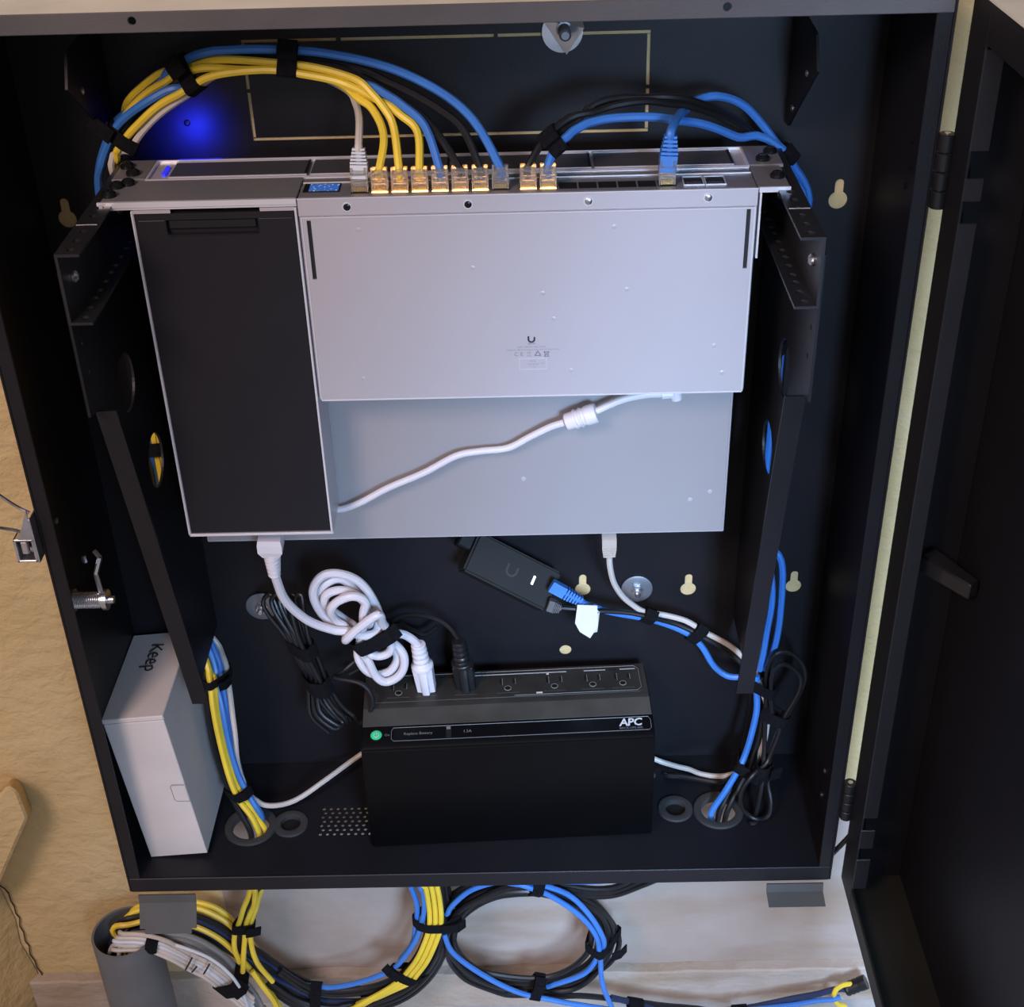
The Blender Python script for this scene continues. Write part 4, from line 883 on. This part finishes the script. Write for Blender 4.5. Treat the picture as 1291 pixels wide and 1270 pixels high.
for i in range(5):
    low('pale cable spilling from the conduit towards the floor', ('wcable', 'wcable', 'grey_boot', 'wcable', 'beige_boot')[i], 2.4, inside()+[(142+i*2, 1196-i*4, 58), (156, 1198-i*5, 52), (181, 1199-i*5, 50), (211, 1207-i*5+(i % 2), 50+i % 3), (241, 1222-i*4.4, 52+(i*2) % 5), (267, 1238-i*5.5, 54), (293, 1258-i*5, 56), (318, 1280-i*5, 56)], 'pale cables at the conduit')
obj_ = cable('network_cable', 'pale blue-grey thin cable drooping over the white bundle', 'cable', 'grey_boot', 1.8, px3([(200, 1185, 56), (245, 1200, 48), (270, 1212, 46), (293, 1232, 46), (307, 1255, 48), (314, 1275, 50)]))
bm = B()
for a, b in (((234, 1223), (242, 1208)), ((242, 1226), (248, 1219)), ((257, 1228), (264, 1216))): tube(bm, px3([(*a, 44), (*b, 44)]), 1.1, 5)
obj('cable_mark', bm, M['ink'], obj_)
# cables that drop from the left grommet
low('yellow cable dropping through the left tie below the cabinet', 'yellow', 2.9, [(327, 1108, 66), (319, 1140, 74), (312, 1160, 70), (309, 1182, 66), (307, 1205, 64), (306, 1226, 64)])
low('yellow cable bowing out left below the hanging tie', 'yellow', 2.9, [(322, 1108, 62), (312, 1135, 70), (304, 1158, 68), (296, 1178, 64), (296, 1198, 64), (303, 1214, 66)])
low('yellow cable sweeping right below the hanging tie', 'yellow', 2.9, [(329, 1108, 70), (323, 1135, 76), (316, 1160, 72), (316, 1186, 66), (324, 1214, 64), (344, 1238, 66)])
low('black cable dropping through the left tie below the cabinet', 'bcable', 3.4, [(331, 1105, 70), (322, 1130, 74), (308, 1155, 72), (302, 1176, 74), (300, 1200, 78)])
low('second yellow cable swinging out of the ring at the bottom left', 'yellow', 3.2, [(318, 1225, 70), (330, 1242, 66), (345, 1262, 66), (356, 1285, 66)])
# left ring, right-hand side
def ring_arc(label, m_, r, off, dep, group=None):
    base = [(548, 1105), (551, 1130), (553, 1154), (551, 1178), (540, 1206), (524, 1228), (500, 1246), (465, 1258), (420, 1262), (380, 1254), (345, 1232)]
    c = (430, 1150); pts = []
    for x, y in base:
        dx, dy = x-c[0], y-c[1]; L = math.hypot(dx, dy); s_ = off/L*(0.9 if y > 1150 else 0.8)
        pts.append((x+dx*s_, y+dy*s_, dep))
    low(label, m_, r, pts, group)
for k, (off, dep) in enumerate(((-14, 72), (-9, 75), (9, 72), (14, 78), (19, 84), (2, 88), (-4, 92))):
    ring_arc('black cable curving round the lower left ring', 'bcable', 3.2, off, dep, GB)
for k, off in enumerate((-5, 0, 5)):
    low(('leftmost', 'middle', 'rightmost')[k]+' yellow cable of the triple strip on the right of the ring', 'yellow', 2.9, [(540+off, 1105, 66), (546+off, 1130, 64), (549+off, 1154, 62), (547+off, 1176, 60), (534+off*.9, 1208, 58), (521+off*.8, 1226, 60), (507+off*.5, 1240, 62), (465+off, 1262-off*.4, 68), (430, 1276, 74)], GY)
low('blue cable along the inner edge of the lower left ring', 'blue', 3.0, [(535, 1105, 70), (536, 1125, 68), (535, 1148, 66), (531, 1166, 64), (524, 1186, 62), (509, 1208, 62), (492, 1224, 64), (453, 1239, 66), (412, 1246, 70), (385, 1243, 78)])
low('blue cable splitting off at the top of the lower left ring', 'blue', 3.0, [(514, 1105, 78), (518, 1118, 76), (526, 1142, 74), (524, 1168, 70), (520, 1190, 68), (505, 1210, 70)])
# right ring: closed coil
GR2, GBL = 'black turns of the right hand coil', 'blue turns of the right hand coil'
def ellipse(cx, cy, rx, ry, dep, tilt=0, n=14, wob=2.4):
    pts = []
    for k in range(n):
        a = 2*math.pi*k/n
        pts.append((cx+rx*math.cos(a)+random.uniform(-wob, wob), cy+ry*math.sin(a)+rx*math.cos(a)*tilt+random.uniform(-wob, wob), dep+3*math.sin(a+dep)))
    return pts
for k, (dx, dy, rx, ry, dep) in enumerate(((0, 0, 88, 55, 74), (2, 2, 93, 59, 80), (6, 4, 101, 64, 76), (8, 6, 106, 70, 82), (4, 5, 97, 66, 88), (11, 3, 110, 66, 92), (3, 8, 92, 62, 94))):
    cable('cable_coil', 'black turn of the cable coil hanging below the cabinet', 'cable', 'bcable', 3.2, px3(ellipse(659+dx, 1180+dy, rx, ry, dep)), GR2, closed=True)
low('blue cable over the top and right of the hanging coil', 'blue', 3.0, [(563, 1153, 68), (572, 1140, 66), (595, 1122, 64), (632, 1112, 64), (665, 1118, 64), (690, 1128, 64), (720, 1146, 62), (742, 1166, 62), (755, 1188, 62), (757, 1215, 62), (760, 1243, 62), (772, 1272, 62)])
low('blue cable inside the right edge of the hanging coil', 'blue', 3.0, [(640, 1113, 70), (680, 1116, 68), (716, 1128, 66), (740, 1150, 64), (757, 1176, 62), (760, 1195, 64), (745, 1220, 66), (728, 1232, 68), (690, 1244, 74)])
low('blue cable rising from the coil to the cabinet floor', 'blue', 3.0, [(655, 1110, 70), (690, 1111, 68), (735, 1112, 68), (770, 1110, 72), (800, 1102, 76), (830, 1085, 70)])
low('blue cable along the bottom of the hanging coil running right', 'blue', 3.0, [(560, 1178, 66), (568, 1198, 64), (588, 1216, 62), (620, 1236, 62), (655, 1252, 62), (690, 1260, 62), (735, 1268, 64), (800, 1276, 70), (900, 1277, 80), (1000, 1266, 90), (1060, 1256, 96)])
low('dark blue cable running right along the wall foot', 'navy', 3.6, [(770, 1258, 80), (850, 1274, 84), (930, 1273, 88), (1000, 1260, 94), (1060, 1249, 98), (1085, 1246, 100)])
for k in range(3):
    low('black cable rising from the coil to the right grommet', 'bcable', 3.0, [(560+k*6, 1140, 88), (600, 1116+k*2, 88), (660, 1114+k*3, 84), (720, 1120+k*4, 80), (770, 1122+k*3, 78), (805, 1110+k*2, 74), (832, 1096+k*3, 66), (860, 1070, 60)], 'black cables up to the grommet')
low('black cable running right from the coil along the wall foot', 'bcable', 3.4, [(640, 1250, 84), (700, 1254, 82), (760, 1258, 82), (830, 1268, 84), (930, 1280, 88)])
low('yellow cable hooked back at the dark connector, lower right', 'yellow', 3.0, [(1076, 1241, 100), (1064, 1242, 98), (1054, 1248, 96), (1051, 1257, 96), (1056, 1266, 97), (1066, 1269, 98)])
bm = B(); a, b = at(1066, 1248, Y=100), at(1092, 1238, Y=100); d = b-a
lathe(bm, a, d, [(0, 7.5)]+[(d.length*(0.1*k), 8.5 if k % 2 else 7.8) for k in range(1, 8)]+[(d.length, 8.5)], 16)
tag(obj('cable_connector', bm, M['black']), 'dark ribbed connector at the right end of the yellow hooked cable', 'connector')
cable('ground_wire', 'short black wire bridging from cabinet to door at lower right', 'wire', 'bcable', 2.6, px3([(1030, 1096, -5), (1046, 1080, -8), (1060, 1066, -12), (1075, 1050, -17)]))

# ---------------------------------------------------------------- lay the cords side by side
from mathutils.kdtree import KDTree
def clear_of(p, r):
    """keep a cord out of the sheet metal and inside the conduit"""
    ax = abs(p.x); sg = 1 if p.x > 0 else -1
    if p.z < -840:
        dx, dy = p.x-CX, p.y-CYc; q = math.hypot(dx, dy); lim = CR-3.2-r
        if q < CR+12 and q > lim: p.x, p.y = CX+dx*lim/q, CYc+dy*lim/q
    if -486 < p.z < (-0.5 if p.y < 93+r else -14) and p.y > -84 and 238 < ax < 254.6+r: p.x = sg*(254.6+r)
    if -3 <= p.z < 6.5+r and 40 < p.y < 92 and 215 < ax < 248+r: p.z = 6.5+r
    if p.z < -1 and 200 < ax < 238 and 40 < p.y < 92 and p.z > -20: p.z = 6.5+r
    if -684 < p.z < -640 and ax < 335: p.z = max(p.z, -665.5+r) if not any(math.hypot(p.x-x, p.y-y) < g-1 for x, y, g in GR) else p.z
    return p
def settle(rounds=70):
    pts, own, idx, rad = [], [], [], []
    for c, d in enumerate(CORDS):
        d['a'] = len(pts)
        for i, p in enumerate(d['P']): pts.append(p.copy()); own.append(c); idx.append(i); rad.append(d['r'])
    n = len(pts); rmax = max(rad); seg = [max(0.5, sum((a-b).length for a, b in zip(d['P'], d['P'][1:]))/len(d['P'])) for d in CORDS]
    for it in range(rounds):
        kd = KDTree(n)
        for i, p in enumerate(pts): kd.insert(p, i)
        kd.balance(); mv = [None]*n; hit = 0
        for i in range(n):
            ri, ci = rad[i], own[i]
            for q, j, dist in kd.find_range(pts[i], ri+rmax+0.35):
                if j <= i: continue
                need = ri+rad[j]+0.3
                if dist >= need: continue
                if own[j] == ci:
                    gap = abs(idx[i]-idx[j]); L = len(CORDS[ci]['P'])
                    if CORDS[ci]['closed']: gap = min(gap, L-gap)
                    if gap*seg[ci] < 5*ri: continue
                dv = pts[i]-pts[j]
                if dist < 1e-4: dv = Vector((0.01, 0.02*((i % 3)-1), 0.015)); 
                dv = dv.normalized()*(need-dist)*0.5; hit += 1
                mv[i] = dv if mv[i] is None else mv[i]+dv; mv[j] = -dv if mv[j] is None else mv[j]-dv
        if not hit: break
        for d in CORDS:
            a, L = d['a'], len(d['P']); m = [mv[a+i] or Vector() for i in range(L)]
            for i in range(L):
                lo, hi = (i-1) % L, (i+1) % L
                if not d['closed']: lo, hi = max(i-1, 0), min(i+1, L-1)
                v = m[i]*0.5 + (m[lo]+m[hi])*0.25
                if i < d['hold'] and not d['closed']: continue
                if v.length > 2.5: v *= 2.5/v.length
                p = pts[a+i]+v*0.8; p.y = min(p.y, max(135.5-d['r'], d['P'][i].y)); pts[a+i] = clear_of(p, d['r'])
    for d in CORDS:
        L = len(d['P']); P_ = [pts[d['a']+i] for i in range(L)]
        for _ in range(2):
            Q = list(P_)
            for i in range(L):
                if not d['closed'] and (i < d['hold'] or i >= L-2): continue
                Q[i] = P_[i]*0.7 + (P_[i-1]+P_[(i+1) % L])*0.15
            P_ = Q
        d['P'] = P_; o = d['o']; org = root_of(o).location/S; k = 0
        for ring in tube_rings(P_, d['r'], d['n'], d['closed']):
            for v in ring: o.data.vertices[k].co = (v-org)*S; k += 1
        o.data.update()
settle()

# ---------------------------------------------------------------- hook-and-loop ties
def hull2(p):
    p = sorted(set(p))
    def half(q):
        h = []
        for a in q:
            while len(h) > 1 and (h[-1][0]-h[-2][0])*(a[1]-h[-2][1])-(h[-1][1]-h[-2][1])*(a[0]-h[-2][0]) <= 0: h.pop()
            h.append(a)
        return h
    a, b = half(p), half(p[::-1]); return a[:-1]+b[:-1]
def tie(label, px, py, dep, dx, dy, ra, rb, w, tailn=0, th=1.2):
    """band pulled tight round the cords that pass (px,py): (dx,dy) is their run in the picture, ra/rb the reach to look for them, w the band's width (mm)"""
    c = at(px, py, Y=dep); t = (at(px+dx, py+dy, Y=dep)-c).normalized(); v = Vector((0, 1, 0)); u = t.cross(v).normalized()
    found = []
    for d in CORDS:
        for p in d['P']:
            e = p-c; a, b = e.dot(u), e.dot(v)
            if abs(e.dot(t)) < w/2+1 and (a/(ra*1.15+2))**2+(b/(rb*1.9+6))**2 < 1: found.append((a, b, d['r']))
    if not found: found = [(0, 0, min(ra, rb))]
    pts = hull2([(round(a+(r+0.3)*math.cos(k*math.pi/8), 3), round(b+(r+0.3)*math.sin(k*math.pi/8), 3)) for a, b, r in found for k in range(16)])
    n = 36; mx = sum(p[0] for p in pts)/len(pts); my = sum(p[1] for p in pts)/len(pts); loop = []
    for k in range(n):                                   # resample the hull by direction
        a = 2*math.pi*k/n; dx_, dy_ = math.cos(a), math.sin(a); best = 0
        for (x0, y0), (x1, y1) in zip(pts, pts[1:]+pts[:1]):
            x0, y0, x1, y1 = x0-mx, y0-my, x1-mx, y1-my; den = dx_*(y1-y0)-dy_*(x1-x0)
            if abs(den) < 1e-9: continue
            s_ = (x0*(y1-y0)-y0*(x1-x0))/den; f = (x0*dy_-y0*dx_)/den
            if s_ > 0 and -1e-6 <= f <= 1+1e-6: best = max(best, s_)
        loop.append((mx, my, dx_, dy_, best))
    bm = B(); rings = []
    for k, (mx, my, dx_, dy_, R) in enumerate(loop):
        pin = c+u*(mx+dx_*R)+v*(my+dy_*R); pout = c+u*(mx+dx_*(R+th))+v*(my+dy_*(R+th))
        rings.append([bm.verts.new(q) for q in (pin-t*w/2, pout-t*(w/2-0.2), pout+t*(w/2-0.2), pin+t*w/2)])
    for k in range(n):
        A, Bq = rings[k], rings[(k+1) % n]
        for i in range(4): bm.faces.new((A[i], A[(i+1) % 4], Bq[(i+1) % 4], Bq[i]))
    if tailn:                                            # the loose end lies on the band's near side and sticks out
        s = 1 if tailn > 0 else -1; xe = max(s*p[0] for p in pts); yn = min(p[1] for p in pts)
        p0, p1, p2 = c+u*s*(xe*0.35)+v*(yn-th-0.8), c+u*s*(xe*0.9)+v*(yn*0.8-th-0.8), c+u*s*(xe+abs(tailn))+v*(yn*0.4-th)
        for p_, q_ in ((p0, p1), (p1, p2)):
            nn = (q_-p_).cross(t).normalized()*0.7
            hexa(bm, [p_-t*w/2-nn, p_+t*w/2-nn, p_+t*w/2+nn, p_-t*w/2+nn], [q_-t*w/2-nn, q_+t*w/2-nn, q_+t*w/2+nn, q_-t*w/2+nn])
    return tag(obj('cable_tie', bm, M['velcro'], None), 'black fabric cable tie ' + label, 'cable tie')
tie('at the crest of the left arch of cables', 364, 74, 68, 10, 1, 16, 10, 14, 5)
tie('on the left shoulder of the cable arch', 238, 97, 79, 10, -8, 17, 12, 12, 4)
tie('at the lower left end of the arch, by the ear screws', 152, 170, 94, 8, -16, 15, 14, 11, 12)
tie('around cables seen through the left support opening', 189, 562, 104, 3, 14, 20, 14, 13)
tie('joining a black and a blue cable above the right-hand ports', 698, 175, 28, 14, -12, 9, 7, 13, 3)
tie('where the right cable arch meets the silver ear', 985, 198, 101, 14, 18, 17, 14, 13, 3)
tie('seen through the upper opening of the right support', 986, 442, 98, -4, 20, 16, 14, 12)
tie('beside the bolt washer, below the beige cable', 818, 776, 106, 12, 4, 9, 7, 12, 4)
tie('midway along the cables right of the washer', 879, 797, 107, 12, 7, 9, 7, 12, 4)
tie('at the foot of the right support', 960, 858, 88, -2, 12, 14, 10, 12)
tie('around the upper hanging loop of black cable', 984, 908, 70, -10, 16, 13, 9, 12)
tie('around the blue and white cables low on the right', 946, 961, 78, -6, 12, 15, 11, 12, 3)
tie('at the knot of the two hanging black loops', 968, 969, 60, -4, 14, 9, 9, 13, 8)
tie('high on the lower left cable bundle', 275, 851, 94, 4, 16, 15, 11, 9, 2)
tie('low on the lower left cable bundle above the grommet', 295, 993, 64, 8, 16, 15, 11, 10, 3)
tie('higher of two on the folded black cord', 378, 814, 94, 5, 14, 19, 14, 15)
tie('lower of two on the folded black cord', 397, 857, 92, 5, 12, 20, 15, 18)
tie('cinching the white tangle of cord', 470, 804, 74, 10, 12, 24, 24, 15, 5)
tie('around the white cables, over the conduit rim', 191, 1196, 58, 12, 2, 21, 12, 13)
tie('on the white bundle lower right of the conduit', 288, 1241, 60, 14, 11, 17, 14, 22, 3)
tie('hanging below the cabinet around yellow and black cables', 308, 1167, 70, -1, 14, 13, 10, 13, 8)
tie('at the bottom of the lower left ring', 399, 1252, 78, 14, 1, 15, 14, 12, 5)
tie('at the lower right of the lower left ring', 512, 1226, 68, 12, -12, 19, 14, 12, 6)
tie('joining the yellow strip to the hanging coil', 544, 1158, 72, 1, 14, 24, 18, 12, 4)
tie('at the top of the hanging coil', 677, 1114, 76, 12, 2, 12, 13, 12)
tie('at the bottom of the hanging coil', 676, 1242, 74, 12, 2, 16, 14, 12, 4)
tie('at the right side of the hanging coil', 763, 1188, 76, 0, 14, 18, 16, 12, 5)
tie('around dark cables at the bottom edge, right of the coil', 800, 1266, 82, 12, 2, 8, 7, 18)
tie('around dark cables at the bottom edge below the right foot', 932, 1272, 88, 12, -1, 7, 6, 18)
